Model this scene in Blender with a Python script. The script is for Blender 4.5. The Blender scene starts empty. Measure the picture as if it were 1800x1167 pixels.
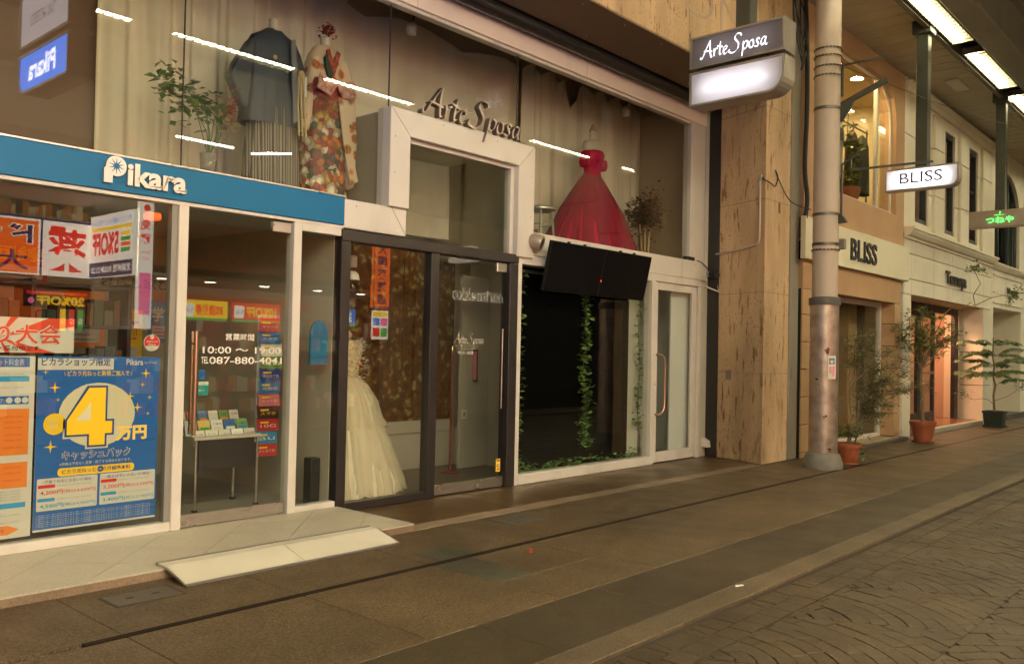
import bpy, bmesh, math, random
from mathutils import Vector, Matrix
random.seed(7)
SC = bpy.context.scene
COL = SC.collection
R = math.radians

# ------------------------------------------------------------------ camera, world, exposure
yaw, pitch, roll = R(41.763), R(1.208), R(1.199)
fw = Vector((math.cos(yaw)*math.cos(pitch), math.sin(yaw)*math.cos(pitch), math.sin(pitch)))
r0 = Vector((math.sin(yaw), -math.cos(yaw), 0)); u0 = r0.cross(fw)
rt = r0*math.cos(roll) + u0*math.sin(roll); up = u0*math.cos(roll) - r0*math.sin(roll)
cam_data = bpy.data.cameras.new('camera'); cam = bpy.data.objects.new('camera', cam_data); COL.objects.link(cam)
cam.matrix_world = Matrix(((rt.x, up.x, -fw.x, 0), (rt.y, up.y, -fw.y, -6.0), (rt.z, up.z, -fw.z, 1.3), (0, 0, 0, 1)))
cam_data.sensor_fit = 'HORIZONTAL'; cam_data.sensor_width = 36; cam_data.lens = 1524.1/1800*36
cam_data.clip_start = 0.05; cam_data.clip_end = 500
SC.camera = cam
world = bpy.data.worlds.new('World'); SC.world = world; world.use_nodes = True
wn = world.node_tree
sky = wn.nodes.new('ShaderNodeTexSky'); sky.sky_type = 'NISHITA'; sky.sun_disc = False
sky.sun_elevation = R(-6); sky.sun_rotation = R(200)
wn.links.new(sky.outputs[0], wn.nodes['Background'].inputs[0]); wn.nodes['Background'].inputs[1].default_value = 0.05
SC.view_settings.view_transform = 'Standard'; SC.view_settings.look = 'None'
SC.view_settings.exposure = -0.10; SC.view_settings.gamma = 1.0
SC.cycles.use_denoising = True; SC.cycles.denoising_prefilter = 'ACCURATE'
SC.cycles.max_bounces = 10; SC.cycles.transparent_max_bounces = 24; SC.cycles.diffuse_bounces = 4
SC.cycles.glossy_bounces = 4; SC.cycles.transmission_bounces = 6
SC.cycles.sample_clamp_indirect = 6.0; SC.cycles.caustics_reflective = False; SC.cycles.caustics_refractive = False
LAMP = (0.95, 0.88, 0.60)      # colour of the arcade tubes as the photograph's white balance shows it
TUBE, TUBE_FAR = 32.0, 175.0   # radiance of the near and far rows of arcade tubes

# ------------------------------------------------------------------ materials
def lin(h):
    h = h.lstrip('#'); o = []
    for i in (0, 2, 4):
        c = int(h[i:i+2], 16)/255; o.append(c/12.92 if c <= .04045 else ((c+.055)/1.055)**2.4)
    return tuple(o)
def as_col(c): return lin(c) if isinstance(c, str) else tuple(c)
_M = {}
class NT:
    def __init__(s, m): s.t = m.node_tree; s.n = s.t.nodes; s.l = s.t.links
    def new(s, k, **kw):
        n = s.n.new(k)
        for a, b in kw.items(): setattr(n, a, b)
        return n
    def link(s, a, b): s.l.new(a, b)
    def noise(s, scale, detail=4, vec=None, stretch=None):
        pos = s.new('ShaderNodeNewGeometry').outputs['Position'] if vec is None else vec
        if stretch:
            mp = s.new('ShaderNodeMapping'); mp.inputs['Scale'].default_value = stretch; s.link(pos, mp.inputs[0]); pos = mp.outputs[0]
        n = s.new('ShaderNodeTexNoise'); n.inputs['Scale'].default_value = scale; n.inputs['Detail'].default_value = detail
        s.link(pos, n.inputs['Vector']); return n
    def ramp(s, fac, stops, interp='LINEAR'):
        r = s.new('ShaderNodeValToRGB'); r.color_ramp.interpolation = interp
        e = r.color_ramp.elements
        while len(e) < len(stops): e.new(0.5)
        for k, (p, c) in enumerate(stops): e[k].position = p; e[k].color = (*as_col(c), 1)
        s.link(fac, r.inputs[0]); return r.outputs[0]
    def mix(s, fac, a, b, mode='MIX'):
        m = s.new('ShaderNodeMix', data_type='RGBA', blend_type=mode)
        for sock, v in ((m.inputs[0], fac), (m.inputs[6], a), (m.inputs[7], b)):
            if hasattr(v, 'is_linked') or hasattr(v, 'links'): s.link(v, sock)
            elif isinstance(v, (int, float)): sock.default_value = v
            else: sock.default_value = (*as_col(v), 1)
        return m.outputs[2]
    def bump(s, h, strength, dist=0.01):
        b = s.new('ShaderNodeBump'); b.inputs['Strength'].default_value = strength; b.inputs['Distance'].default_value = dist
        s.link(h, b.inputs['Height']); return b.outputs[0]
def mat(name, col=(.8, .8, .8), rough=.5, metal=0, var=0.0, vscale=3.0, bump=0.0, bscale=60, emit=None, es=0.0, spec=.5, stretch=None, dirt=0.0, rvar=0.0):
    if name in _M: return _M[name]
    m = bpy.data.materials.new(name); m.use_nodes = True; _M[name] = m
    t = NT(m); b = t.n['Principled BSDF']; col = as_col(col)
    b.inputs['Base Color'].default_value = (*col, 1); b.inputs['Roughness'].default_value = rough
    b.inputs['Metallic'].default_value = metal; b.inputs['Specular IOR Level'].default_value = spec
    out = None
    if var:
        n = t.noise(vscale, 6, stretch=stretch)
        out = t.ramp(n.outputs['Fac'], [(.28, tuple(c*(1-var) for c in col)), (.72, tuple(min(1, c*(1+var)) for c in col))])
    if dirt:
        n2 = t.noise(2.2, 8, stretch=(1, 1, .35)); f = t.ramp(n2.outputs['Fac'], [(.5, (0, 0, 0)), (.78, (dirt,)*3)])
        out = t.mix(f, out if out is not None else col, tuple(c*.45 for c in col))
    if out is not None: t.link(out, b.inputs['Base Color'])
    if rvar:
        n4 = t.noise(5, 5); t.link(t.ramp(n4.outputs['Fac'], [(.3, (max(0, rough-rvar),)*3), (.7, (min(1, rough+rvar),)*3)]), b.inputs['Roughness'])
    if bump:
        n3 = t.noise(bscale, 5, stretch=stretch); t.link(t.bump(n3.outputs['Fac'], bump), b.inputs['Normal'])
    if emit is not None:
        b.inputs['Emission Color'].default_value = (*as_col(emit), 1); b.inputs['Emission Strength'].default_value = es
    return m
def glass_mat(name, tint=(.93, .95, .92), r0=.045, rough=0.0, wob=0.0):
    if name in _M: return _M[name]
    m = bpy.data.materials.new(name); m.use_nodes = True; _M[name] = m
    t = NT(m); t.n.remove(t.n['Principled BSDF']); out = t.n['Material Output']
    g = t.new('ShaderNodeNewGeometry'); d = t.new('ShaderNodeVectorMath', operation='DOT_PRODUCT')
    t.link(g.outputs['Incoming'], d.inputs[0]); t.link(g.outputs['Normal'], d.inputs[1])
    def mth(op, a, b=None):
        n = t.new('ShaderNodeMath', operation=op)
        for s_, v in ((n.inputs[0], a), (n.inputs[1], b)):
            if v is None: continue
            if isinstance(v, (int, float)): s_.default_value = v
            else: t.link(v, s_)
        return n.outputs[0]
    c = mth('ABSOLUTE', d.outputs['Value']); p = mth('POWER', mth('SUBTRACT', 1.0, c), 5.0)
    f = mth('ADD', mth('MULTIPLY', p, 1-r0), r0)
    tr = t.new('ShaderNodeBsdfTransparent'); tr.inputs[0].default_value = (*tint, 1)
    gl = t.new('ShaderNodeBsdfGlossy'); gl.inputs['Roughness'].default_value = rough
    if wob:
        n = t.noise(.9, 2); t.link(t.bump(n.outputs['Fac'], wob, .02), gl.inputs['Normal'])
    mx = t.new('ShaderNodeMixShader'); t.link(f, mx.inputs[0]); t.link(tr.outputs[0], mx.inputs[1]); t.link(gl.outputs[0], mx.inputs[2])
    t.link(mx.outputs[0], out.inputs[0]); return m
def emis(name, col, s, back=None):
    return mat(name, back or tuple(min(1, c) for c in as_col(col)), .6, emit=col, es=s)

# ------------------------------------------------------------------ mesh helpers
WORLD = {}
class MB:
    def __init__(s): s.v = []; s.f = []; s.m = []
    def add(s, vs, fs, m=0):
        n = len(s.v); s.v += [tuple(p) for p in vs]; s.f += [tuple(n+i for i in f) for f in fs]; s.m += [m]*len(fs); return s
    def box(s, x0, x1, y0, y1, z0, z1, m=0):
        if x0 > x1: x0, x1 = x1, x0
        if y0 > y1: y0, y1 = y1, y0
        return s.add([(x0, y0, z0), (x1, y0, z0), (x1, y1, z0), (x0, y1, z0), (x0, y0, z1), (x1, y0, z1), (x1, y1, z1), (x0, y1, z1)],
                     [(0, 3, 2, 1), (4, 5, 6, 7), (0, 1, 5, 4), (1, 2, 6, 5), (2, 3, 7, 6), (3, 0, 4, 7)], m)
    def obox(s, c, a, b, d, m=0):
        c, a, b, d = Vector(c), Vector(a), Vector(b), Vector(d)
        return s.add([c-a-b-d, c+a-b-d, c+a+b-d, c-a+b-d, c-a-b+d, c+a-b+d, c+a+b+d, c-a+b+d],
                     [(0, 3, 2, 1), (4, 5, 6, 7), (0, 1, 5, 4), (1, 2, 6, 5), (2, 3, 7, 6), (3, 0, 4, 7)], m)
    def prism(s, pts, a, b, axis='y', m=0):
        n = len(pts)
        P = {'y': lambda p, h: (p[0], h, p[1]), 'x': lambda p, h: (h, p[0], p[1]), 'z': lambda p, h: (p[0], p[1], h)}[axis]
        vs = [P(p, a) for p in pts] + [P(p, b) for p in pts]
        return s.add(vs, [tuple(range(n-1, -1, -1)), tuple(range(n, 2*n))] + [(i, (i+1) % n, n+(i+1) % n, n+i) for i in range(n)], m)
    def tube(s, path, r, n=8, m=0):
        path = [Vector(p) for p in path]; k = len(path); rr = r if isinstance(r, (list, tuple)) else [r]*k
        vs = []; prev = None
        for i, p in enumerate(path):
            d = (path[min(i+1, k-1)]-path[max(i-1, 0)]).normalized()
            a = prev if prev is not None else (Vector((0, 0, 1)) if abs(d.z) < .9 else Vector((1, 0, 0)))
            a = (a - d*a.dot(d)); a = a.normalized() if a.length > 1e-6 else d.orthogonal().normalized(); prev = a
            b = d.cross(a)
            vs += [p + (a*math.cos(2*math.pi*j/n) + b*math.sin(2*math.pi*j/n))*rr[i] for j in range(n)]
        fs = [(i*n+j, i*n+(j+1) % n, (i+1)*n+(j+1) % n, (i+1)*n+j) for i in range(k-1) for j in range(n)]
        return s.add(vs, fs + [tuple(range(n-1, -1, -1)), tuple(range((k-1)*n, k*n))], m)
    def lathe(s, prof, c, n=24, m=0, sx=1, sy=1, fold=None, cap=True):
        vs = []; k = len(prof)
        for i, (r, z) in enumerate(prof):
            for j in range(n):
                a = 2*math.pi*j/n; q = r*(fold(a, i/(k-1)) if fold else 1)
                vs.append((c[0]+q*math.cos(a)*sx, c[1]+q*math.sin(a)*sy, c[2]+z))
        fs = [(i*n+j, i*n+(j+1) % n, (i+1)*n+(j+1) % n, (i+1)*n+j) for i in range(k-1) for j in range(n)]
        if cap: fs += [tuple(range(n-1, -1, -1)), tuple(range((k-1)*n, k*n))]
        return s.add(vs, fs, m)
    def build(s, name, mats, parent=None, smooth=False, bevel=0, recalc=True, seg=1):
        me = bpy.data.meshes.new(name); me.from_pydata(s.v, [], s.f)
        mats = mats if isinstance(mats, (list, tuple)) else [mats]
        for m_ in mats: me.materials.append(m_)
        if len(mats) > 1: me.polygons.foreach_set('material_index', s.m)
        if recalc:
            bm = bmesh.new(); bm.from_mesh(me); bmesh.ops.recalc_face_normals(bm, faces=bm.faces); bm.to_mesh(me); bm.free()
        if smooth:
            me.polygons.foreach_set('use_smooth', [True]*len(me.polygons))
            if smooth != 'full': me.set_sharp_from_angle(angle=R(40))
        me.update()
        o = bpy.data.objects.new(name, me); COL.objects.link(o); put(o, parent)
        if bevel:
            b = o.modifiers.new('bevel', 'BEVEL'); b.width = bevel; b.segments = seg; b.limit_method = 'ANGLE'
        return o
def put(o, parent):
    WORLD[o] = Vector((0, 0, 0))
    if parent is not None:
        o.parent = parent
        o.matrix_parent_inverse = Matrix.Translation(-WORLD[parent])
def tag(o, label=None, cat=None, group=None, kind=None):
    for k, v in (('label', label), ('category', cat), ('group', group), ('kind', kind)):
        if v: o[k] = v
    return o
def thing(name, label, cat, loc=(0, 0, 0), group=None, kind=None):
    o = bpy.data.objects.new(name, None); o.empty_display_size = .1; COL.objects.link(o); o.location = loc
    WORLD[o] = Vector(loc); return tag(o, label, cat, group, kind)
def copy_tree(o, delta, parent=None):
    c = o.copy(); COL.objects.link(c); WORLD[c] = WORLD[o] + Vector(delta) if parent is None else WORLD[o]
    if parent is None: c.location = o.location + Vector(delta)
    else: c.parent = parent
    for ch in [x for x in KIDS(o)]: copy_tree(ch, delta, c)
    return c
def KIDS(o): return list(o.children)
def bx(name, mats, dims, parent=None, bevel=0, smooth=False):
    return MB().box(*dims).build(name, mats, parent, smooth, bevel)

# ------------------------------------------------------------------ lettering
_TG = {}
def text_geo(s, bold=0.0):
    k = (s, bold)
    if k in _TG: return _TG[k]
    c = bpy.data.curves.new('lettering', 'FONT'); c.body = s; c.resolution_u = 3; c.offset = bold
    o = bpy.data.objects.new('lettering', c); me = o.to_mesh()
    vs = [(v.co.x, v.co.y) for v in me.vertices]; fs = [tuple(p.vertices) for p in me.polygons]
    o.to_mesh_clear(); bpy.data.objects.remove(o); bpy.data.curves.remove(c)
    xs = [p[0] for p in vs] or [0, 1]; ys = [p[1] for p in vs] or [0, 1]
    _TG[k] = (vs, fs, min(xs), min(ys), max(xs)-min(xs) or 1, max(ys)-min(ys) or 1); return _TG[k]
class Sheet:
    """flat print on a board: origin o, axes u (reading direction) and v (up); l is the ink layer"""
    STEP = 0.0011
    def __init__(s, o, u=(1, 0, 0), v=(0, 0, 1)):
        s.o, s.u, s.v = Vector(o), Vector(u), Vector(v); s.n = s.u.cross(s.v); s.mb = MB(); s.mats = []
    def mi(s, m):
        if m not in s.mats: s.mats.append(m)
        return s.mats.index(m)
    def P(s, x, y, l): return s.o + s.u*x + s.v*y + s.n*(s.STEP*(l+1))
    def poly(s, pts, m, l=1): s.mb.add([s.P(x, y, l) for x, y in pts], [tuple(range(len(pts)))], s.mi(m)); return s
    def rect(s, x, y, w, h, m, l=1): return s.poly([(x, y), (x+w, y), (x+w, y+h), (x, y+h)], m, l)
    def rrect(s, x, y, w, h, r, m, l=1):
        pts = []
        for cx, cy, a in ((x+w-r, y+r, -90), (x+w-r, y+h-r, 0), (x+r, y+h-r, 90), (x+r, y+r, 180)):
            pts += [(cx+r*math.cos(R(a+t)), cy+r*math.sin(R(a+t))) for t in (0, 30, 60, 90)]
        return s.poly(pts, m, l)
    def disc(s, x, y, r, m, l=1, ry=None, n=28):
        return s.poly([(x+r*math.cos(2*math.pi*i/n), y+(ry or r)*math.sin(2*math.pi*i/n)) for i in range(n)], m, l)
    def star(s, x, y, r, m, l=1, k=4, q=.25):
        return s.poly([(x+(r if i % 2 == 0 else r*q)*math.sin(math.pi*i/k), y+(r if i % 2 == 0 else r*q)*math.cos(math.pi*i/k)) for i in range(2*k)], m, l)
    def text(s, t, x, y, h, m, l=2, w=None, bold=0.0, slant=0.0):
        vs, fs, x0, y0, tw, th = text_geo(t, bold); sy = h/th; sx = sy if w is None else w/tw
        s.mb.add([s.P(x+(a-x0)*sx+slant*(b-y0)*sy, y+(b-y0)*sy, l) for a, b in vs], fs, s.mi(m)); return s
    def build(s, name, parent): return s.mb.build(name, s.mats, parent, recalc=False)
def relief_text(t, o, u, v, w, h, depth, mats, name, parent, bold=0.0):
    """solid raised lettering; back at o, face at o + n*depth"""
    vs, fs, x0, y0, tw, th = text_geo(t, bold); o, u, v = Vector(o), Vector(u), Vector(v); n = u.cross(v)
    P = [o + u*((a-x0)*w/tw) + v*((b-y0)*h/th) for a, b in vs]
    me = bmesh.new(); bv = [me.verts.new(p) for p in P]
    for f in fs:
        try: me.faces.new([bv[i] for i in f])
        except ValueError: pass
    bmesh.ops.remove_doubles(me, verts=me.verts, dist=1e-5)
    r_ = bmesh.ops.extrude_face_region(me, geom=list(me.faces))
    for e in r_['geom']:
        if isinstance(e, bmesh.types.BMVert): e.co += n*depth
    bmesh.ops.recalc_face_normals(me, faces=me.faces)
    d = bpy.data.meshes.new(name); me.normal_update()
    mats = mats if isinstance(mats, (list, tuple)) else [mats]
    for m_ in mats: d.materials.append(m_)
    if len(mats) > 1:
        for f in me.faces: f.material_index = 0 if f.normal.dot(n) > .8 else 1
    me.to_mesh(d); me.free()
    ob = bpy.data.objects.new(name, d); COL.objects.link(ob); put(ob, parent); return ob
def catmull(pts, n=6):
    out = []; P = [pts[0]]+list(pts)+[pts[-1]]
    for i in range(1, len(P)-2):
        a, b, c, d = P[i-1], P[i], P[i+1], P[i+2]
        for k in range(n):
            t = k/n
            out.append(tuple(.5*((2*b[j]) + (-a[j]+c[j])*t + (2*a[j]-5*b[j]+4*c[j]-d[j])*t*t + (-a[j]+3*b[j]-3*c[j]+d[j])*t**3) for j in range(len(b))))
    out.append(tuple(pts[-1])); return out
SCRIPT = {  # pen strokes, baseline 0, capital height 1
 'A': (.74, [[(-.12, .1), (-.1, .0), (0, .04), (.2, .45), (.5, 1.0)], [(.5, 1.0), (.5, .5), (.56, .02), (.68, .04)], [(.1, .42), (.34, .39), (.64, .32)]]),
 'r': (.3, [[(0, .44), (.04, .3), (.02, .0)], [(.03, .22), (.12, .42), (.25, .42)]]),
 't': (.3, [[(.14, .8), (.08, .3), (.1, .03), (.22, .06)], [(-.07, .57), (.1, .51), (.29, .44)]]),
 'e': (.36, [[(.04, .22), (.2, .28), (.23, .42), (.13, .46), (.03, .3), (.04, .07), (.16, .0), (.3, .12)]]),
 ' ': (.14, []),
 'S': (.72, [[(.66, .84), (.58, .98), (.38, 1.0), (.24, .8), (.36, .6), (.48, .42), (.42, .14), (.16, -.04), (-.1, .04), (-.1, .2)]]),
 'p': (.4, [[(.06, .48), (.04, .1), (-.04, -.42)], [(.05, .26), (.2, .46), (.33, .38), (.28, .12), (.14, .02), (.06, .1)]]),
 'o': (.38, [[(.14, .45), (.03, .28), (.06, .05), (.2, .02), (.29, .2), (.25, .42), (.14, .45)]]),
 's': (.34, [[(.28, .38), (.2, .47), (.09, .4), (.14, .26), (.22, .14), (.14, .01), (-.02, .06)]]),
 'a': (.42, [[(.29, .42), (.16, .46), (.04, .28), (.06, .06), (.16, .04), (.29, .3)], [(.32, .46), (.27, .12), (.34, .0), (.44, .08)]])}
def script_text(t, o, u, v, h, depth, mats, name, parent, pen=.05, rise=0.0, xs=1.0, slant=0.0):
    """brush lettering swept from its pen strokes with a broad nib"""
    o, u, v = Vector(o), Vector(u), Vector(v); n = u.cross(v); mb = MB(); x = 0
    nib = (u*.75+v*.66)*pen*h
    for ch in t:
        adv, st = SCRIPT[ch]
        for q, s_ in enumerate(st):
            path = catmull(s_, 5); vs = []; lift = n*(.0012*q)
            for i, (a, b) in enumerate(path):
                e = min(1, .45+min(i, len(path)-1-i)*.3); p = o + u*(((x+a)*xs+slant*b)*h) + v*((b+rise*x)*h)
                vs += [p-nib*e, p+nib*e, p+nib*e+n*depth+lift, p-nib*e+n*depth+lift]
            k = len(path); fs = [(i*4+j, i*4+(j+1) % 4, i*4+4+(j+1) % 4, i*4+4+j) for i in range(k-1) for j in range(4)]
            mb.add(vs, fs+[(3, 2, 1, 0), tuple(range(4*k-4, 4*k))])
        x += adv
    return mb.build(name, mats, parent)
def leaf_cloud(mb, pts, size, m=0, nm=1, flat=.0, ratio=.45, droop=0.0):
    """one small folded leaf (two triangles bent on the midrib) at each point"""
    for p in pts:
        p = Vector(p); a = random.uniform(0, 2*math.pi); e = random.uniform(-.6, .6)
        d = Vector((math.cos(a)*math.cos(e), math.sin(a)*math.cos(e), math.sin(e)-droop)).normalized()
        s_ = d.cross(Vector((random.uniform(-.5, .5), random.uniform(-.5, .5), 1))).normalized(); L = size*random.uniform(.65, 1.25)
        w = s_*L*ratio*.5; up_ = s_.cross(d)*L*.08
        mb.add([p, p+d*L*.45+w+up_, p+d*L, p+d*L*.45-w+up_], [(0, 1, 2), (0, 2, 3)], random.randrange(m, m+nm))

# ------------------------------------------------------------------ shared materials
CREAM = mat('cream_paint', (.63, .60, .54), .42, var=.05, vscale=1.4, dirt=.42, bump=.05, bscale=25)
CREAM2 = mat('cream_frame_paint', (.66, .63, .565), .4, var=.05, vscale=4, dirt=.5)
BLACKF = mat('black_aluminium', (.022, .018, .018), .38, var=.2, vscale=6, rvar=.1)
BLACK = mat('black_matte', (.012, .012, .012), .6)
GLASS = glass_mat('window_glass', wob=.004)
STEEL = mat('brushed_steel', (.55, .53, .5), .32, metal=1, var=.1, vscale=8, stretch=(1, 1, 20), rvar=.08)
BRONZE = mat('sign_box_metal', (.33, .30, .26), .42, metal=.6, var=.12, vscale=6)
GREENP = mat('dark_green_post_paint', (.042, .046, .034), .38, var=.2, vscale=4, dirt=.3)
BLUE = mat('blue_fascia_panel', (.004, .135, .31), .5, var=.03, vscale=1, spec=.3)
def granite(name, col, speck=.35, rough=.55, var=.18, wet=.18, stain=.34, rnd=.12):
    m = bpy.data.materials.new(name); m.use_nodes = True; _M[name] = m; t = NT(m); b = t.n['Principled BSDF']
    n1 = t.noise(1.1, 6); base = t.ramp(n1.outputs['Fac'], [(.3, tuple(c*(1-var) for c in col)), (.7, tuple(c*(1+var) for c in col))])
    n2 = t.noise(95, 3); sp = t.ramp(n2.outputs['Fac'], [(.34, (max(0, 1-speck*1.5),)*3), (.5, (1, 1, 1)), (.66, (1+speck*1.6,)*3)])
    c2 = t.mix(1.0, base, sp, 'MULTIPLY')
    n7 = t.noise(38, 4); c2 = t.mix(1.0, c2, t.ramp(n7.outputs['Fac'], [(.33, (1-speck*.8,)*3), (.67, (1+speck*.8,)*3)]), 'MULTIPLY')
    n8 = t.noise(.55, 4); c2 = t.mix(1.0, c2, t.ramp(n8.outputs['Fac'], [(.35, (1-var*1.2, 1-var*1.2, 1-var*1.3)), (.65, (1+var, 1+var*.95, 1+var*.85))]), 'MULTIPLY')
    n5 = t.noise(4.5, 8); st = t.ramp(n5.outputs['Fac'], [(.55, (1, 1, 1)), (.75, (1-stain, .98-stain, .95-stain))]); c2 = t.mix(1.0, c2, st, 'MULTIPLY')
    oi = t.new('ShaderNodeObjectInfo'); rn = t.ramp(oi.outputs['Random'], [(0, (1-rnd,)*3), (1, (1+rnd*.8, 1+rnd*.7, 1+rnd*.5))]); c2 = t.mix(1.0, c2, rn, 'MULTIPLY')
    if name in ('pavement_granite', 'dark_granite', 'kerb_granite', 'street_clay_block'):
        vo = t.new('ShaderNodeTexVoronoi'); vo.inputs['Scale'].default_value = 2.1; vo.inputs['Randomness'].default_value = 1.0; g_ = t.new('ShaderNodeNewGeometry'); nw = t.noise(30, 2); ad = t.new('ShaderNodeVectorMath', operation='MULTIPLY_ADD'); ad.inputs[1].default_value = (.02, .02, .02); t.link(nw.outputs['Color'], ad.inputs[0]); t.link(g_.outputs['Position'], ad.inputs[2]); t.link(ad.outputs[0], vo.inputs['Vector'])
        c2 = t.mix(1.0, c2, t.ramp(vo.outputs['Distance'], [(.022, (.42, .4, .38)), (.036, (1, 1, 1))]), 'MULTIPLY')
    t.link(c2, b.inputs['Base Color'])
    n3 = t.noise(2.6, 5); t.link(t.ramp(n3.outputs['Fac'], [(.3, (rough-wet,)*3), (.7, (rough+.1,)*3)]), b.inputs['Roughness'])
    t.link(t.bump(n2.outputs['Fac'], .12, .003), b.inputs['Normal']); return m
GR_PAV = granite('pavement_granite', (.078, .053, .026), .45, .55, .14, .12, .22, .06)
GR_DARK = granite('dark_granite', (.036, .0258, .012), .35, .55, .12, .1, .15, .05)
GR_KERB = granite('kerb_granite', (.080, .058, .032), .3, .55, .12, .1, .15, .05)
GR_BROWN = granite('polished_brown_granite', (.075, .043, .015), .15, .34, .12, .04, .1, .04)
GR_PINK = granite('pink_granite', (.2, .145, .10), .12)
GR_PATCH = granite('patched_granite', (.058, .055, .036), .3)
GR_BRICK = granite('street_clay_block', (.044, .0305, .0145), .3, .6, .15, .15, .2, .16)
JOINT = mat('dark_joint', (.03, .026, .02), .9)
TILE = granite('cream_floor_tile', (.46, .42, .32), .06, .42, .03, .04, .06, .02)
def travertine(name, col, pit=.55):
    m = bpy.data.materials.new(name); m.use_nodes = True; _M[name] = m; t = NT(m); b = t.n['Principled BSDF']
    n1 = t.noise(1.6, 7, stretch=(1, 1, .3)); base = t.ramp(n1.outputs['Fac'], [(.25, tuple(c*.66 for c in col)), (.5, col), (.75, tuple(c*1.18 for c in col))])
    n0 = t.noise(5, 8, stretch=(1, 1, .12)); base = t.mix(1.0, base, t.ramp(n0.outputs['Fac'], [(.3, (.86, .84, .81)), (.55, (1, 1, 1)), (.75, (1.06, 1.06, 1.06))]), 'MULTIPLY')
    n2 = t.noise(17, 5, stretch=(1, 1, .2)); st = t.ramp(n2.outputs['Fac'], [(.355, (pit*.75, pit*.6, pit*.45)), (.42, (1, 1, 1))])
    n4 = t.noise(60, 3, stretch=(1, 1, .45)); st2 = t.ramp(n4.outputs['Fac'], [(.33, (.36, .27, .19)), (.385, (1, 1, 1))])
    n6 = t.noise(1.1, 6); gate = t.ramp(n6.outputs['Fac'], [(.34, (.2, .2, .2)), (.56, (1, 1, 1))])
    c2 = t.mix(gate, base, t.mix(1.0, base, t.mix(1.0, st, st2, 'MULTIPLY'), 'MULTIPLY'))
    n9 = t.noise(.8, 8, stretch=(1, 1, .5)); c2 = t.mix(1.0, c2, t.ramp(n9.outputs['Fac'], [(.38, (.70, .68, .66)), (.62, (1.05, 1.05, 1.05))]), 'MULTIPLY')
    t.link(c2, b.inputs['Base Color']); b.inputs['Roughness'].default_value = .66
    t.link(t.bump(t.mix(1.0, st, st2, 'MULTIPLY'), .35, .005), b.inputs['Normal']); return m
TRAV = travertine('travertine_stone', (.70, .50, .295))
PEACH = mat('peach_render', (.50, .315, .175), .75, var=.1, vscale=1.6, bump=.12, bscale=90, dirt=.15)
SANDT = mat('sandstone_tile', (.50, .32, .165), .7, var=.18, vscale=1.8, bump=.12, bscale=80)
WHITEP = mat('offwhite_panel', (.86, .79, .64), .5, var=.08, vscale=.9, dirt=.3, bump=.04, bscale=40)
OLIVE_S = mat('arcade_ceiling_plank', (.42, .38, .28), .55, var=.12, vscale=1.5)
DARKJ = mat('black_joint', (.01, .01, .01), .8)

# ------------------------------------------------------------------ ground, pavement, road
g = MB().box(-30, 70, -25, 15, -.30, -.12).build('ground', GR_DARK); tag(g, kind='structure')
pav = MB().box(-6, 40, -3.83, 3.2, -.11, -.018).build('pavement', mat('slab_joint', (.04, .032, .02), .9)); tag(pav, kind='structure')
P0, PITCH = 1.765-.925*6, .925
def slab(x0, x1, y0, y1, m, z=0.0, gap=.0022, parent=pav, name='slab', bevel=.002):
    return MB().box(x0+gap, x1-gap, y0+gap, y1-gap, z-.035, z+random.uniform(-.0008, .0008)).build(name, m, parent, bevel=bevel)
for i in range(44):
    x0 = P0+i*PITCH; x1 = x0+PITCH
    if x0 > 4.1: slab(x0, x1, -2.14, -1.365, GR_PAV)
    else: slab(x0, x1, -2.14, -1.365, GR_PAV)
    if abs(x0-3.615) < .1:     # repaired corner with a darker stone either side of the slot drain
        slab(x0, x0+.3, -2.72, -2.18, GR_PATCH); slab(x0+.3, x1, -2.72, -2.18, GR_PAV); slab(x0, x1, -3.15, -2.72, GR_PAV)
    else: slab(x0, x1, -3.15, -2.18, GR_PAV)
    slab(x0+.3, x1+.3, -3.67, -3.15, GR_DARK, gap=.0015)
    slab(x0+.12, x1+.12, -3.83, -3.67, GR_KERB, gap=.002, name='kerb_stone', bevel=.0025)
MB().box(3.72, 4.04, -2.139, -1.86, -.03, .0025).build('slab', GR_PATCH, pav, bevel=.001)
slot = MB().box(1.59, 40, -2.185, -2.138, -.04, .0018).build('slot_drain', mat('slot_drain_iron', (.010, .006, .003), .7, spec=.2), pav)
for i in range(20):     # brown polished stones in the recess before the boutique
    x0 = 4.185+i*.60
    if x0 < 9.9: slab(x0, min(x0+.6, 9.95), -1.20, -.36, GR_BROWN, z=.001, gap=.0015, name='recess_slab')
for i in range(12):
    x0 = 4.185+i*.925
    slab(x0, min(x0+.925, 9.72), -1.362, -1.205, GR_PINK, gap=.002, name='edging_stone') if x0 < 9.7 else None
slab(9.72, 10.75, -1.362, -1.0, GR_PAV); slab(10.75, 34, -1.362, -.4, GR_PAV)
def hatch(name, label, x0, x1, y0, y1):
    h = thing(name, label, 'cover plate', ((x0+x1)/2, (y0+y1)/2, 0), 'cover plates in the pavement')
    MB().box(x0, x1, y0, y1, -.02, .0035).build('plate', mat('cast_cover', (.10, .085, .065), .5, metal=.3, var=.2, vscale=20, bump=.3, bscale=150), h, bevel=.002)
    f = MB(); w = .012
    for a in ((x0-w, x1+w, y0-w, y0-.002), (x0-w, x1+w, y1+.002, y1+w), (x0-w, x0-.002, y0, y1), (x1+.002, x1+w, y0, y1)): f.box(*a, -.02, .002)
    f.build('frame', mat('cover_frame', (.03, .025, .02), .6), h)
    for fx in (.3, .7):
        c = x0+(x1-x0)*fx; MB().box(c-.018, c+.018, (y0+y1)/2-.008, (y0+y1)/2+.008, .0, .005).build('key_hole', BLACK, h)
hatch('cover_plate', 'rectangular cover plate in the pavement below the cream ramp', 1.93, 2.27, -1.72, -1.52)
hatch('cover_plate', 'rectangular cover plate in the pavement before the black framed entrance', 4.87, 5.22, -1.72, -1.43)

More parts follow.
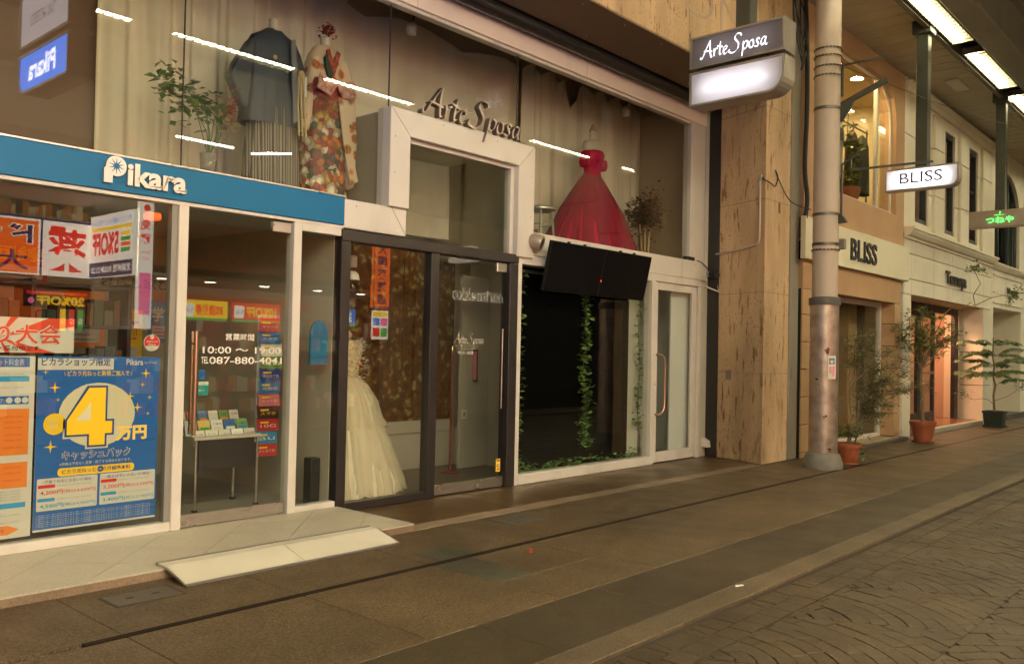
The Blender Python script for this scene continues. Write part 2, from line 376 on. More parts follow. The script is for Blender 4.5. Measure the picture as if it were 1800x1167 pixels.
road = MB().box(-6, 40, -6.4, -3.83, -.11, -.0385).build('road', mat('road_joint_sand', (.026, .019, .0105), .9)); tag(road, kind='structure')
def clip(poly, a, b, c):     # keep a*x+b*y<=c
    out = []
    for i in range(len(poly)):
        p, q = poly[i], poly[(i+1) % len(poly)]; dp, dq = a*p[0]+b*p[1]-c, a*q[0]+b*q[1]-c
        if dp <= 0: out.append(p)
        if dp*dq < 0: t_ = dp/(dp-dq); out.append((p[0]+(q[0]-p[0])*t_, p[1]+(q[1]-p[1])*t_))
    return out
def blockmesh(mb, quad, z, h=.035):
    n = len(quad); c = (sum(p[0] for p in quad)/n, sum(p[1] for p in quad)/n)
    top = [(c[0]+(p[0]-c[0])*.975, c[1]+(p[1]-c[1])*.975, z) for p in quad]
    mid = [(p[0], p[1], z-.004) for p in quad]; bot = [(p[0], p[1], z-h) for p in quad]
    mb.add(top+mid+bot, [tuple(range(n))] + [(i, (i+1) % n, n+(i+1) % n, n+i)[::-1] for i in range(n)] + [(n+i, n+(i+1) % n, 2*n+(i+1) % n, 2*n+i)[::-1] for i in range(n)])
FP_, CW_, HW_ = .845, .0885, .775      # fan pitch, course width, half width of a column of fans
blocks = []
for j in range(0, 3):
    cy = -4.07-1.55*j
    for k in range(-3, 26):
        cx = 3.41+FP_*k+(.42 if j % 2 else 0)
        for c in range(18):
            ra, rb = CW_*c+.002, CW_*(c+1)-.002; rm = (ra+rb)/2
            nb = max(3, round(2*math.pi*rm/.19)); off = random.random()
            for b in range(nb):
                a0 = 2*math.pi*(b+off)/nb; a1 = 2*math.pi*(b+1+off)/nb; am = (a0+a1)/2
                dx, dy = rm*math.cos(am), rm*math.sin(am)
                if abs(dy) > HW_+.12 or dx < .577*abs(dy)-.15 or dx > FP_+.577*abs(dy)+.15: continue
                ga = .002/max(rm, .03); sg = 1 if dy >= 0 else -1
                q = [(ra*math.cos(a0+ga), ra*math.sin(a0+ga)), (rb*math.cos(a0+ga), rb*math.sin(a0+ga)), (rb*math.cos(am), rb*math.sin(am)), (rb*math.cos(a1-ga), rb*math.sin(a1-ga)), (ra*math.cos(a1-ga), ra*math.sin(a1-ga)), (ra*math.cos(am), ra*math.sin(am))]
                for hp in ((-1, .577*sg, -.003), (1, -.577*sg, FP_-.003), (0, sg, HW_-.001)): q = clip(q, *hp) if q else q
                q = [(cx+p[0], cy+p[1]) for p in q]
                for hp in ((0, 1, -4.097), (0, -1, 6.36)): q = clip(q, *hp) if q else q
                if len(q) < 3: continue
                ar = abs(sum(q[m][0]*q[(m+1) % len(q)][1]-q[(m+1) % len(q)][0]*q[m][1] for m in range(len(q))))/2
                if ar > .0008: blocks.append((q, (sum(p[0] for p in q)/len(q), sum(p[1] for p in q)/len(q))))
for i in range(140):        # two straight courses along the kerb; every second block of the first is a slotted drain stone
    x0 = 1.2+i*.155
    blocks.append(([(x0+.003, -3.96), (x0+.152, -3.96), (x0+.152, -3.838), (x0+.003, -3.838)], (x0+.07, -3.9)))
    blocks.append(([(x0+.08, -4.09), (x0+.23, -4.09), (x0+.23, -3.966), (x0+.08, -3.966)], (x0+.15, -4.03)))
def seen(p):   # in the picture, and how near
    dx, dy = p[0], p[1]+6; zz = dx*math.cos(yaw)+dy*math.sin(yaw); xx = dx*math.sin(yaw)-dy*math.cos(yaw)
    if zz < 1: return None
    u_, v_ = xx/zz, 1.33/zz
    return zz if abs(u_) < .62 and v_ < .40 else None
vis = sorted([(seen(b[1]), i) for i, b in enumerate(blocks) if seen(b[1]) is not None])
near = {i for _, i in vis[:300]}
rest = MB()
for i, (q, c) in enumerate(blocks):
    z = -.030+random.uniform(-.0025, .0025)
    if i in near: mb = MB(); blockmesh(mb, q, z); mb.build('paving_block', GR_BRICK, road, recalc=False)
    else: blockmesh(rest, q, z)
tag(rest.build('paving_blocks', GR_BRICK, road, recalc=False), 'street paving blocks laid in fans', kind='stuff')
MB().box(22.4, 40, -6.35, -4.1, -.046, -.032).build('far_paving', GR_BRICK, road)
slots = MB()
for i in range(0, 110, 2):
    for k in range(6):
        x = 1.2+i*.155+.05+.004*k; y = -3.945+.0175*k; slots.box(x, x+.009, y, y+.008, -.0295, -.0268)
tag(slots.build('drain_slots', mat('drain_dots', (.012, .009, .006), .8), road), 'dark slots of the drain stones', kind='stuff')
opp = MB().box(-6, 40, -9.5, -6.4, -.11, 0).build('pavement', GR_PAV); tag(opp, kind='structure')

# tiled step before the phone shop, laid on the diagonal
step = MB().box(-1.5, 4.18, -1.37, -.3, -.02, .046).build('shop_step', GR_PINK); tag(step, kind='structure')
S_ = .583
for i in range(-8, 8):
    for j in range(-8, 8):
        d0, d1, e0, e1 = 2.70+i*S_+.003, 2.70+(i+1)*S_-.003, .52+j*S_+.003, .52+(j+1)*S_-.003
        q = [((d0+e0)/2, (e0-d0)/2), ((d1+e0)/2, (e0-d1)/2), ((d1+e1)/2, (e1-d1)/2), ((d0+e1)/2, (e1-d0)/2)]
        for h_ in ((-1, 0, 1.2), (1, 0, 4.178), (0, -1, 1.372), (0, 1, -.33)):
            q = clip(q, *h_) if q else q
        if len(q) < 3: continue
        n = len(q); z = .055+random.uniform(-.0004, .0004)
        MB().add([(p[0], p[1], z) for p in q]+[(p[0], p[1], .044) for p in q], [tuple(range(n))]+[(i_, (i_+1) % n, n+(i_+1) % n, n+i_) for i_ in range(n)]).build('tile', TILE, step)

# ------------------------------------------------------------------ arcade ceiling, light rows, roof
arc = MB().box(-8, 45, -2.36, -.2, 5.93, 6.05).build('arcade_ceiling', OLIVE_S); tag(arc, kind='structure')
x = -2.0
while x < 44:
    w = .34
    MB().box(x+.006, x+w-.006, -2.35, -1.39, 5.87, 5.928).build('ceiling_plank', OLIVE_S, arc, bevel=.006)
    x += w
rf = MB(); rf.box(-8, 45, -3.15, -2.80, 5.70, 6.3); rf.box(-8, 45, -6.55, -6.3, 5.70, 6.3)
tag(rf.build('arcade_gutter_beam', mat('gutter_beam_paint', (.17, .155, .125), .5, var=.12, vscale=2, dirt=.3), bevel=.02), kind='structure')
rr = MB(); N = 14
for i in range(N):
    a0, a1 = math.pi*i/N, math.pi*(i+1)/N
    y0, z0, y1, z1 = -4.72+1.75*math.cos(a0), 6.35+1.3*math.sin(a0), -4.72+1.75*math.cos(a1), 6.35+1.3*math.sin(a1)
    rr.add([(-8, y0, z0), (45, y0, z0), (45, y1, z1), (-8, y1, z1), (-8, y0, z0+.06), (45, y0, z0+.06), (45, y1, z1+.06), (-8, y1, z1+.06)], [(0, 1, 2, 3), (7, 6, 5, 4), (0, 4, 5, 1), (2, 6, 7, 3)])
roof = rr.build('arcade_roof', mat('roof_sheet', (.12, .11, .09), .6, var=.2, vscale=2)); tag(roof, kind='structure')
for i in range(28):
    rib = MB(); pts = [(-7+i*1.9, -4.72+1.70*math.cos(math.pi*k/N), 6.33+1.27*math.sin(math.pi*k/N)) for k in range(N+1)]
    rib.tube(pts, .045, 6).build('roof_rib', GREENP, roof)
opps = MB().box(-8, 45, -9.4, -7.02, 5.9, 6.05).build('arcade_ceiling', OLIVE_S); tag(opps, kind='structure')

TUBEM = emis('fluorescent_tube', LAMP, TUBE)
TUBEF = emis('bright_fluorescent_tube', LAMP, TUBE_FAR)
HOUSE = mat('fixture_housing', (.10, .085, .06), .5)
WREF = mat('fixture_reflector_white', (.42, .38, .27), .5)
lamp_row = 'louvred strip lights along the arcade ceiling'
def make_fixture(tube):
    t = thing('strip_light', 'x', 'ceiling light', (0, 0, 0), lamp_row)
    L, W, H = 2.09, .27, .07
    h = MB(); h.box(0, L, -.02, 0, 0, H); h.box(0, L, W, W+.02, 0, H); h.box(-.02, 0, -.02, W+.02, 0, H); h.box(L, L+.02, -.02, W+.02, 0, H); h.box(-.02, L+.02, -.02, W+.02, H, H+.03)
    h.build('housing', HOUSE, t)
    r_ = MB(); r_.box(.001, L-.001, .001, W-.001, H-.012, H-.002); r_.box(.001, L-.001, .001, .006, .002, H-.013); r_.box(.001, L-.001, W-.006, W-.001, .002, H-.013)
    r_.build('reflector', WREF, t)
    for y in (.14, .215): MB().tube([(.03, y, .028), (L-.03, y, .028)], .019, 8).build('tube', tube, t, smooth=True)
    lv = MB()
    for i in range(17): x_ = .06+i*(L-.12)/16; lv.box(x_-.004, x_+.004, .007, W-.007, -.018, .005)
    lv.build('louvre', WREF, t)
    return t
fx = {'near': make_fixture(TUBEM), 'far': make_fixture(TUBEF)}; used = set()
FP = 2.65
LX0 = 13.77
order = []
for row, y in (('near', -2.745), ('far', -6.99)):
    for k in range(-6, 10):
        order.append((row, LX0+k*FP+(.13 if row == 'far' else 0), y))
for n_, (row, x, y) in enumerate(order):
    o = copy_tree(fx[row], (0, 0, 0)) if row in used else fx[row]; used.add(row); o.location = (x, y, 5.76)
    k = round((x-LX0)/FP)
    if row == 'near':
        lab = {-1: 'louvred strip light nearest the top edge of the photo, right of the pole', 0: 'second louvred strip light from the top edge of the photo', 1: 'third louvred strip light, cut by the right edge of the photo'}.get(k)
        if lab is None: lab = 'louvred strip light of the near ceiling row, outside the photo'
    else: lab = {-4: 'far row strip light mirrored at the top left of the show window', -3: 'far row strip light mirrored across the grey blue jacket', -2: 'far row strip light mirrored between the kimono and the script lettering', 0: 'far row strip light mirrored left of the red gown', 1: 'far row strip light mirrored right of the red gown'}.get(k, 'louvred strip light of the far ceiling row, not mirrored in the photo')
    o['label'] = lab
rail = MB()
rail.box(-8, 45, -2.79, -2.75, 5.76, 5.93); rail.box(-8, 45, -2.43, -2.36, 5.74, 5.93); rail.box(-8, 45, -2.75, -2.43, 5.93, 5.97)
tag(rail.build('light_channel', mat('light_channel_paint', (.09, .075, .055), .5)), kind='structure')
tag(MB().box(-8, 45, -7.02, -6.6, 5.93, 5.97).build('light_channel', mat('light_channel_paint')), kind='structure')
v = thing('ceiling_vent', 'small pale vent grille in the plank ceiling before the white building', 'vent', (15.6, -1.9, 5.86))
MB().box(15.25, 15.95, -2.02, -1.8, 5.855, 5.869).build('frame', CREAM, v, bevel=.004)
for i in range(6): MB().box(15.30, 15.90, -1.99+i*.03, -1.975+i*.03, 5.848, 5.8545).build('slat', WHITEP, v)

# ------------------------------------------------------------------ phone shop front
YF = -.45
ps = thing('phone_shop_front', 'phone shop front with blue fascia band, cream posts and glass door', 'shop front', (2.9, YF, .055))
bx('blue_fascia', BLUE, (-.6, 4.165, -.50, -.40, 2.25, 2.47), ps, .004)
bx('fascia_trim', CREAM2, (-.6, 4.165, -.485, -.41, 2.225, 2.248), ps)
bx('fascia_cap', STEEL, (-.6, 4.165, -.505, -.39, 2.471, 2.482), ps)
for x0, x1 in ((2.815, 2.885), (3.715, 3.785)): bx('post', CREAM2, (x0, x1, -.49, -.39, .0556, 2.224), ps, .004)
bx('post', CREAM2, (1.02, 1.09, -.49, -.39, .0556, 2.224), ps, .004)
bx('sill', CREAM2, (1.091, 2.814, -.485, -.40, .0556, .115), ps, .004)
bx('sill', CREAM2, (3.786, 4.15, -.485, -.40, .0556, .10), ps, .004)
bx('transom', CREAM2, (3.786, 4.15, -.485, -.40, 2.165, 2.224), ps, .003)
bx('window_pane', GLASS, (1.091, 2.814, -.445, -.437, .116, 2.224), ps)
bx('window_pane', GLASS, (3.786, 4.15, -.445, -.437, .101, 2.164), ps)
bx('window_pane', GLASS, (-.6, 1.019, -.445, -.437, .06, 2.224), ps)
bx('pane_bead', mat('grey_glazing_bead', (.25, .24, .22), .5), (2.775, 2.814, -.47, -.41, .116, 2.224), ps)
dr = bx('door', GLASS, (2.892, 3.708, -.45, -.440, .145, 2.205), ps)
bx('bottom_rail', STEEL, (2.892, 3.708, -.46, -.43, .06, .144), dr, .003)
bx('patch_hinge', STEEL, (3.55, 3.708, -.462, -.428, 2.135, 2.21), dr, .003)
MB().tube([(2.925, -.462, .09), (2.925, -.47, .09)], .017, 14).build('floor_lock', BRONZE, dr)
COPPER = mat('worn_copper_handle', (.62, .42, .3), .3, metal=1)
for x_, y_ in ((2.955, -.50), (2.985, -.39)):
    MB().tube([(x_, y_, .68), (x_, y_, 1.385)], .013, 10).build('handle', COPPER, dr, smooth=True)
hs = MB()
for z in (.76, 1.3): hs.tube([(2.955, -.50, z), (2.985, -.39, z)], .007, 8)
hs.build('handle_stay', STEEL, dr)
WLET = mat('white_raised_letter', (.82, .79, .74), .4); GLET = mat('letter_return_grey', (.28, .27, .25), .5)
# raised word on the fascia: a P with a sunburst bowl, then rounded letters
def pikara(o, u, v, H, d, face, side, ray, par, nm='fascia_lettering'):
    o, u, v = Vector(o), Vector(u), Vector(v); n = u.cross(v)
    pts = [(0, 0), (.36*H, 0), (.36*H, .3*H)] + [(.5*H+.42*H*math.cos(R(t)), .72*H+.42*H*math.sin(R(t))) for t in range(-110, 181, 14)] + [(0.06*H, .62*H), (0, .6*H)]
    m_ = MB(); k = len(pts); A = [o+u*a+v*b for a, b in pts]; m_.add(A+[p+n*d for p in A], [tuple(range(k, 2*k))], 0); m_.add(A+[p+n*d for p in A], [(i, (i+1) % k, k+(i+1) % k, k+i) for i in range(k)], 1)
    m_.build(nm, [face, side], par)
    sh = Sheet(o+n*(d), u, v); sh.star(.5*H, .72*H, .36*H, ray, 0, 10, .28); sh.disc(.5*H, .72*H, .11*H, ray, 1); sh.build('sunburst', par)
    relief_text('ikara', o+u*(.97*H), u, v, 2.62*H, .96*H, d, [face, side], nm, par, .035)
pikara((2.30, -.501, 2.293), (1, 0, 0), (0, 0, 1), .152, .022, WLET, GLET, BLUE, ps)
# vinyl on the door
vin = mat('white_vinyl', (.78, .76, .7), .5)
sh = Sheet((0, -.451, 0)); sh.text('営業時間', 3.2, 1.33, .048, vin, 0, w=.225, bold=.012); sh.text('10:00 〜 19:00', 3.03, 1.235, .048, vin, 0, w=.62, bold=.012)
sh.text('TEL', 3.02, 1.165, .046, vin, 0, w=.055, bold=.01); sh.text('087-880-4041', 3.08, 1.162, .05, vin, 0, w=.58, bold=.012); sh.build('door_lettering', dr)

PA = lambda n, c: mat('print_'+n, c, .55)
W_, BL_, YE_, RD_, OR_, NV_, TL_, GY_, PK_, GN_ = PA('white', (.72, .7, .64)), PA('blue', lin('#0a62b8')), PA('yellow', lin('#ffd21e')), PA('red', lin('#d8232a')), PA('orange', lin('#f0862a')), PA('navy', lin('#1d3f86')), PA('light_blue', lin('#2f9fd8')), PA('grey', (.35, .35, .36)), PA('pink', lin('#e88aa0')), PA('green', lin('#4aa83c'))
CRM_ = PA('cream', (.78, .72, .5))
def board(name, label, cat, x0, x1, z0, z1, y, m, t=.004, group=None, loc=None):
    o = bx(name, m, (x0, x1, y, y+t, z0, z1)); return tag(o, label, cat, group)
# big blue campaign poster
po = board('poster', 'large blue cashback poster with a big yellow 4 behind the glass', 'poster', 1.985, 2.735, .155, 1.205, -.432, W_)
sh = Sheet((1.985, -.432, .155)); w, h = .75, 1.05
sh.rect(0, .012, w, h-.012, BL_, 0); sh.rect(0, .975*h-.055, .45, .07, W_, 1); sh.text('ピカラショップ限定', .02, .945*h, .05, NV_, 2, w=.41, bold=.02)
sh.text('Pikara', .53, .95*h, .04, W_, 2, w=.11, bold=.02); sh.text('by STNet', .65, .955*h, .02, W_, 2)
sh.text('\\ ピカラ光ねっと新規ご加入で /', .15, .885*h, .035, YE_, 2, w=.42, bold=.01)
sh.disc(.36, .655*h, .235, CRM_, 1, ry=.2)
def big4(x, y, s_, m, l, g):
    sh.poly([(x+.42*s_-g, y-g), (x+.72*s_+g, y-g), (x+.72*s_+g, y+.22*s_-g), (x+.86*s_+g, y+.22*s_-g), (x+.86*s_+g, y+.46*s_+g), (x+.72*s_+g, y+.46*s_+g), (x+.72*s_+g, y+1.12*s_+g), (x+.40*s_-g, y+1.12*s_+g), (x-g, y+.5*s_), (x-g, y+.22*s_-g), (x+.42*s_-g, y+.22*s_-g)], m, l)
big4(.175, .475*h, .32, W_, 2, .022); big4(.175, .475*h, .32, NV_, 3, .012); big4(.175, .475*h, .32, YE_, 4, 0)
sh.poly([(.225, .475*h+.155), (.315, .475*h+.155), (.315, .475*h+.27)], CRM_, 5)
sh.text('万円', .475, .49*h, .095, W_, 4, w=.20, bold=.05); sh.text('万円', .478, .492*h, .09, YE_, 5, w=.19, bold=.02)
sh.disc(.105, .61*h, .065, YE_, 2); sh.text('初期費', .068, .62*h, .02, W_, 3); sh.text('最大', .075, .585*h, .025, W_, 3)
sh.text('キャッシュバック', .15, .395*h, .06, W_, 5, w=.42, bold=.05); sh.text('キャッシュバック', .153, .397*h, .056, NV_, 6, w=.412, bold=.015)
sh.text('※特典は予告なく変更・終了する場合があります。', .14, .365*h, .02, W_, 2, w=.44)
sh.rrect(.13, .305*h, .47, .05, .02, YE_, 2); sh.text('ピカラ光ねっと    の月額基本料', .155, .317*h, .027, NV_, 3, w=.42, bold=.015); sh.disc(.385, .331*h, .019, NV_, 4)
sh.text('1G', .375, .325*h, .012, W_, 5)
for x_, big, ttl in ((.015, (('4,200円', '[税込4,620円]'), ('4,500円', '[税込4,950円]')), '−戸建て住宅にお住いの場合−'), (.385, (('3,200円', '[税込3,520円]'), ('3,400円', '[税込3,740円]')), '−集合住宅にお住いの場合−')):
    sh.rrect(x_, .115*h, .355, .185*h, .008, W_, 1); sh.text(ttl, x_+.03, .27*h, .02, NV_, 3, w=.3)
    for (pr, tx), yy, cc in zip(big, (.205, .128), (RD_, TL_)):
        sh.rrect(x_+.005, yy*h+.042, .1, .02, .008, cc, 2); sh.text(pr, x_+.02, yy*h, .028, cc, 3, w=.13, bold=.01); sh.text(tx, x_+.155, yy*h, .025, cc, 3, w=.19)
        sh.text('適用開始から12カ月間 お得な割引', x_+.115, yy*h+.047, .009, GY_, 3, w=.2)
for i in range(7): sh.text('ご契約には一定の条件があります 詳しくは店頭にておたずねください サービス提供エリア内に限ります', .015, .025*h+i*.011, .0065, W_, 2, w=.70)
for sx_, sy_, sr in ((.045, .91, .018), (.1, .82, .035), (.12, .75, .016), (.085, .48, .04), (.66, .9, .035), (.64, .83, .018), (.56, .76, .03), (.69, .75, .017), (.61, .69, .032), (.68, .65, .015)): sh.star(sx_, sy_*h, sr, YE_, 2, 4, .22)
sh.build('poster_print', po)
# price table poster at the left edge
po = board('poster', 'white price list poster with orange boxes, cut by the left edge', 'poster', 1.25, 1.972, .14, 1.205, -.432, W_)
sh = Sheet((1.25, -.432, .14)); h = 1.065
for yy, hh, c_ in ((.94, .055, BL_), (.86, .03, TL_), (.735, .045, BL_), (.165, .028, TL_)): sh.rect(.03, yy*h, .66, hh*h, c_, 1)
sh.text('光ネット料金表', .46, .948*h, .04, W_, 2, w=.2); sh.text('インターネットタイプ', .38, .745*h, .025, W_, 2, w=.17)
for q in (.585, .63, .67): sh.disc(q, .757*h, .018, W_, 2)
for yy, hh in ((.455, .255), (.275, .14)):
    for xx in (.03, .27, .51): sh.rect(xx, yy*h, .185, hh*h, OR_, 1)
for yy in (.66, .63, .6, .56, .53, .49, .38, .35, .31):
    for xx in (.08, .32, .56): sh.text('1,500円(税込1,650円)', xx, yy*h, .014, RD_, 2, w=.1)
for yy in (.895, .82, .25, .235, .22, .205, .12, .08):
    sh.text('月額利用料 700円(税込770円) 1,300円(税込1,430円)', .2, yy*h, .014, GY_, 2, w=.46)
sh.poly([(.03, .02*h), (.6, .02*h), (.66, .045*h), (.6, .07*h), (.03, .07*h)], OR_, 1); sh.text('お気軽にどうぞ', .4, .033*h, .024, NV_, 2, w=.18)
sh.build('poster_print', po)
# fishing banner above it, inside
po = board('poster', 'white banner with red rays and red Japanese lettering above the posters', 'poster', 1.30, 2.20, 1.225, 1.435, -.40, W_)
sh = Sheet((1.30, -.40, 1.225))
for k in range(9):
    a0, a1 = R(10+k*40), R(24+k*40); c_ = (.48, .09)
    q = [c_, (c_[0]+.9*math.cos(a0), c_[1]+.9*math.sin(a0)), (c_[0]+.9*math.cos(a1), c_[1]+.9*math.sin(a1))]
    for hp in ((-1, 0, 0), (1, 0, .9), (0, -1, 0), (0, 1, .21)): q = clip(q, *hp) if q else q
    if len(q) > 2: sh.poly(q, mat('print_vermilion', lin('#e2472c'), .55), 1)
sh.text('日本つり大会', .05, .05, .12, W_, 2, w=.78, bold=.06); sh.text('日本つり大会', .055, .053, .114, mat('print_vermilion'), 3, w=.77, bold=.015)
sh.text('参加者ぞくぞく・受付中です', .2, .012, .03, BLACK, 3, w=.5, bold=.02); sh.build('poster_print', po)
# round camera notice
st = MB().prism([(2.68+.055*math.cos(2*math.pi*i/28), 1.30+.055*math.sin(2*math.pi*i/28)) for i in range(28)], -.4315, -.4300).build('sticker', W_)
tag(st, 'round red and white security notice on the glass right of the poster', 'sticker')
sh = Sheet((2.68, -.4315, 1.30)); sh.disc(0, 0, .050, RD_, 0); sh.poly([(.05*math.cos(R(t)), .05*math.sin(R(t))) for t in range(205, 336, 13)], W_, 1)
sh.disc(0, .037, .014, W_, 1); sh.text('防犯カメラ', -.036, .0, .014, W_, 2, w=.072, bold=.02); sh.text('録画中', -.026, -.02, .013, W_, 2, w=.052, bold=.02); sh.text('safie', -.014, -.042, .011, GY_, 2); sh.build('notice_print', st)
st = board('sticker', 'small blue sticker reading 31 on the door beside the handles', 'sticker', 3.015, 3.06, 1.055, 1.12, -.4385, mat('print_sky', lin('#2d7fd0'), .5), .0015)
Sheet((3.015, -.4385, 1.055)).text('31', .006, .02, .034, NV_, 1, bold=.03).build('sticker_print', st)
st = board('sticker', 'small teal card sticker on the door below the blue one', 'sticker', 3.012, 3.085, .945, 1.04, -.4385, mat('print_teal', lin('#1f9c9a'), .5), .0015)
sh = Sheet((3.012, -.4385, .945)); sh.rect(0, .07, .073, .025, mat('print_pale_green', (.6, .72, .6), .5), 0); sh.disc(.012, .035, .006, W_, 1); sh.text('ご案内', .022, .031, .009, W_, 1); sh.build('sticker_print', st)

# phone shop interior
GWALL = mat('grey_olive_wall', (.42, .39, .31), .7, var=.06, vscale=1)
FLOORI = mat('grey_shop_floor', (.26, .25, .21), .35, var=.1, vscale=2)
rm = MB(); rm.box(-.6, 4.16, -.39, 2.3, .02, .054); tag(rm.build('shop_floor', FLOORI), kind='structure')
rm = MB(); rm.box(-.6, 4.45, 2.0, 2.1, .05, 2.3); rm.box(-.7, -.6, -.4, 2.1, .05, 2.3)
bw = rm.build('back_wall', GWALL); tag(bw, kind='structure')
Sheet((0, 1.998, 0)).text('暮らし家ひろがる', 3.35, 1.80, .10, mat('dark_wall_letter', (.03, .025, .02), .6), 0, w=1.05, bold=-.004).build('wall_lettering', bw)
tag(bx('party_wall', mat('pale_party_wall', (.55, .5, .4), .6, var=.06, vscale=1), (4.16, 4.26, -.38, 2.0, .02, 2.44)), kind='structure')
tag(MB().box(-.6, 4.16, -.39, 2.0, 2.3, 2.44).build('shop_ceiling', mat('shop_ceiling_white', (.5, .48, .42), .8)), kind='structure')
# dark shelving along the left of the room
shv = thing('shelving_unit', 'dark shelving with stock behind the glass left of the door', 'shelf', (2.4, .9, .055))
DW = mat('dark_shelf', (.035, .03, .028), .5)
for x_ in (1.6, 2.35, 3.05): bx('upright', DW, (x_, x_+.03, .75, 1.1, .055, 1.75), shv)
for z in (.35, .7, 1.05, 1.4, 1.7): bx('shelf_board', DW, (1.6, 3.08, .74, 1.1, z, z+.025), shv)
goods = [lin(c) for c in ('#5a2420', '#6a6048', '#26303c', '#5c3c20', '#243428', '#585448', '#34242c')]
for z in (.375, .725, 1.075, 1.425):
    x_ = 1.66
    while x_ < 3.0:
        w = random.uniform(.04, .09)
        if not (2.3 < x_+w and x_ < 2.4): bx('stock_box', mat('stock_%d' % random.randrange(7), goods[random.randrange(7)], .6), (x_, x_+w-.008, .78, .98, z+.001, z+random.uniform(.08, .2)), shv)
        x_ += w
ct_ = thing('service_counter', 'dark service counter with pale top at the back of the phone shop', 'counter', (2.4, 1.5, .055)); bx('counter_body', DW, (1.2, 3.3, 1.35, 1.7, .055, .78), ct_); bx('counter_top', mat('counter_pale', (.5, .46, .38), .4), (1.15, 3.35, 1.3, 1.75, .781, .82), ct_, .006)
for x0, x1, z0, z1, bg, fg, t_, lab in ((3.05, 3.4, 1.25, 1.75, OR_, W_, '新規', 'orange wall poster at the back of the phone shop'), (3.45, 3.75, 1.05, 1.6, YE_, RD_, '特価', 'yellow wall poster at the back of the phone shop'), (2.2, 2.9, 1.78, 2.15, RD_, YE_, '光回線', 'red wall banner high at the back of the phone shop'), (3.8, 4.1, 1.3, 1.7, TL_, W_, '学割', 'light blue wall poster at the back of the phone shop')):
    o = board('wall_poster', lab, 'poster', x0, x1, z0, z1, 1.985, bg, .006, 'posters on the back wall'); s_ = Sheet((x0, 1.985, z0)); s_.text(t_, .04, (z1-z0)*.5, (z1-z0)*.35, fg, 1, w=(x1-x0)-.08, bold=.03); s_.rect(.04, .04, x1-x0-.08, (z1-z0)*.3, W_, 1)
    for k in range(3): s_.rect(.06, .06+k*(z1-z0)*.085, (x1-x0-.12)*(.9-.2*k), .012, GY_, 2)
    s_.build('poster_print', o)
# leaflet table
tb = thing('leaflet_table', 'folding table with grey frame and dark front panel behind the glass door', 'table', (3.55, .15, .055))
bx('table_top', mat('table_top_cream', (.62, .58, .5), .5), (3.22, 3.78, -.02, .36, .585, .61), tb, .004)
bx('front_panel', mat('dark_panel', (.03, .027, .028), .5), (3.27, 3.73, .0, .012, .36, .584), tb)
for x_ in (3.245, 3.755):
    for y_ in (.0, .34): MB().tube([(x_, y_, .075), (x_, y_, .584)], .012, 8).build('leg', STEEL, tb, smooth=True)
    for y_ in (.0, .34): MB().lathe([(.012, 0), (.024, .006), (.024, .014), (.012, .02)], (x_, y_, .055), 10).build('foot', BLACK, tb)
rows = [(('#d9c8a0', '#d86a5a', '#4a90c8', '#e8e4d8', '#7aa860', '#f0e6d0'), .76, .30), (('#b8d0d8', '#e8d070', '#f0ede0', '#3a70b0', '#88b878'), .70, .16), (('#f2eee2', '#e8e4d8', '#e0dccc', '#f4f0e6', '#d8d4c4'), .635, .04)]
NAMES = {'#d9c8a0': 'tan', '#d86a5a': 'coral', '#4a90c8': 'blue', '#e8e4d8': 'white', '#7aa860': 'green', '#f0e6d0': 'cream', '#b8d0d8': 'pale blue', '#e8d070': 'yellow', '#f0ede0': 'white', '#3a70b0': 'blue', '#88b878': 'green', '#f2eee2': 'white', '#e0dccc': 'white', '#f4f0e6': 'white', '#d8d4c4': 'grey white'}
for rw, (cs, z, y_) in enumerate(rows):
    for k, c_ in enumerate(cs):
        wd = .54/len(cs); x_ = 3.23+k*wd
        o = MB().obox((x_+wd/2, y_, z-.04), (wd/2-.006, 0, 0), (0, .02, .055), (0, .004, -.0015)).build('leaflet', mat('leaflet_'+c_, lin(c_), .5))
        tag(o, '%s printed leaflet, %s from the left in the %s row on the leaflet table' % (NAMES[c_], ('first', 'second', 'third', 'fourth', 'fifth', 'sixth')[k], ('back', 'middle', 'front')[rw]), 'leaflet', 'leaflets on the table behind the glass door')
        sh = Sheet((x_+.008, y_-.024, z-.075), (1, 0, 0), Vector((0, .34, .94)).normalized()); q = GY_ if rw == 2 else random.choice((NV_, RD_, W_))
        sh.text(random.choice(('ご案内', 'お得', '料金', 'プラン')), .008, .055, .018, q, 2, w=wd-.035); sh.rect(.008, .02, wd-.035, .02, random.choice((TL_, OR_, W_, GN_)), 2); sh.build('leaflet_print', o)
# leaflet rack by the door
rk = thing('leaflet_rack', 'narrow rack of colourful leaflets hanging just inside the door', 'rack', (3.85, .02, .4))
MB().obox((3.86, .05, .98), (.1, 0, 0), (0, .006, 0), (0, 0, .56)).build('back_plate', mat('clear_rack_plastic', (.35, .35, .32), .25), rk)
cards = [('#c84a4a', .0), ('#2a6fae', .0), ('#e8e2d0', .02), ('#5f9a4a', .02), ('#25489a', .01), ('#1f6fb4', .0), ('#c4707c', .0), ('#2b1a18', -.01), ('#b0232a', -.01), ('#2a86c0', -.02), ('#c0302e', -.02)]
for k, (c_, dx) in enumerate(cards):
    z = 1.46-k*.098; o = MB().obox((3.86+dx, .032-.003*k, z), (.095, 0, 0), (0, .008, .052), (0, .0015, 0)).build('leaflet', mat('rack_'+c_, lin(c_), .35), rk)
    sh = Sheet((3.775+dx, .021-.003*k, z-.035)); sh.rect(.01, .045, .075, .012, YE_, 2); sh.text(('セット割', 'スマホ', '10G', 'au', 'まとめて割', '光電話')[k % 6], .012, .012, .024, YE_ if k == 7 else W_, 2, w=.14); sh.build('leaflet_print', o)
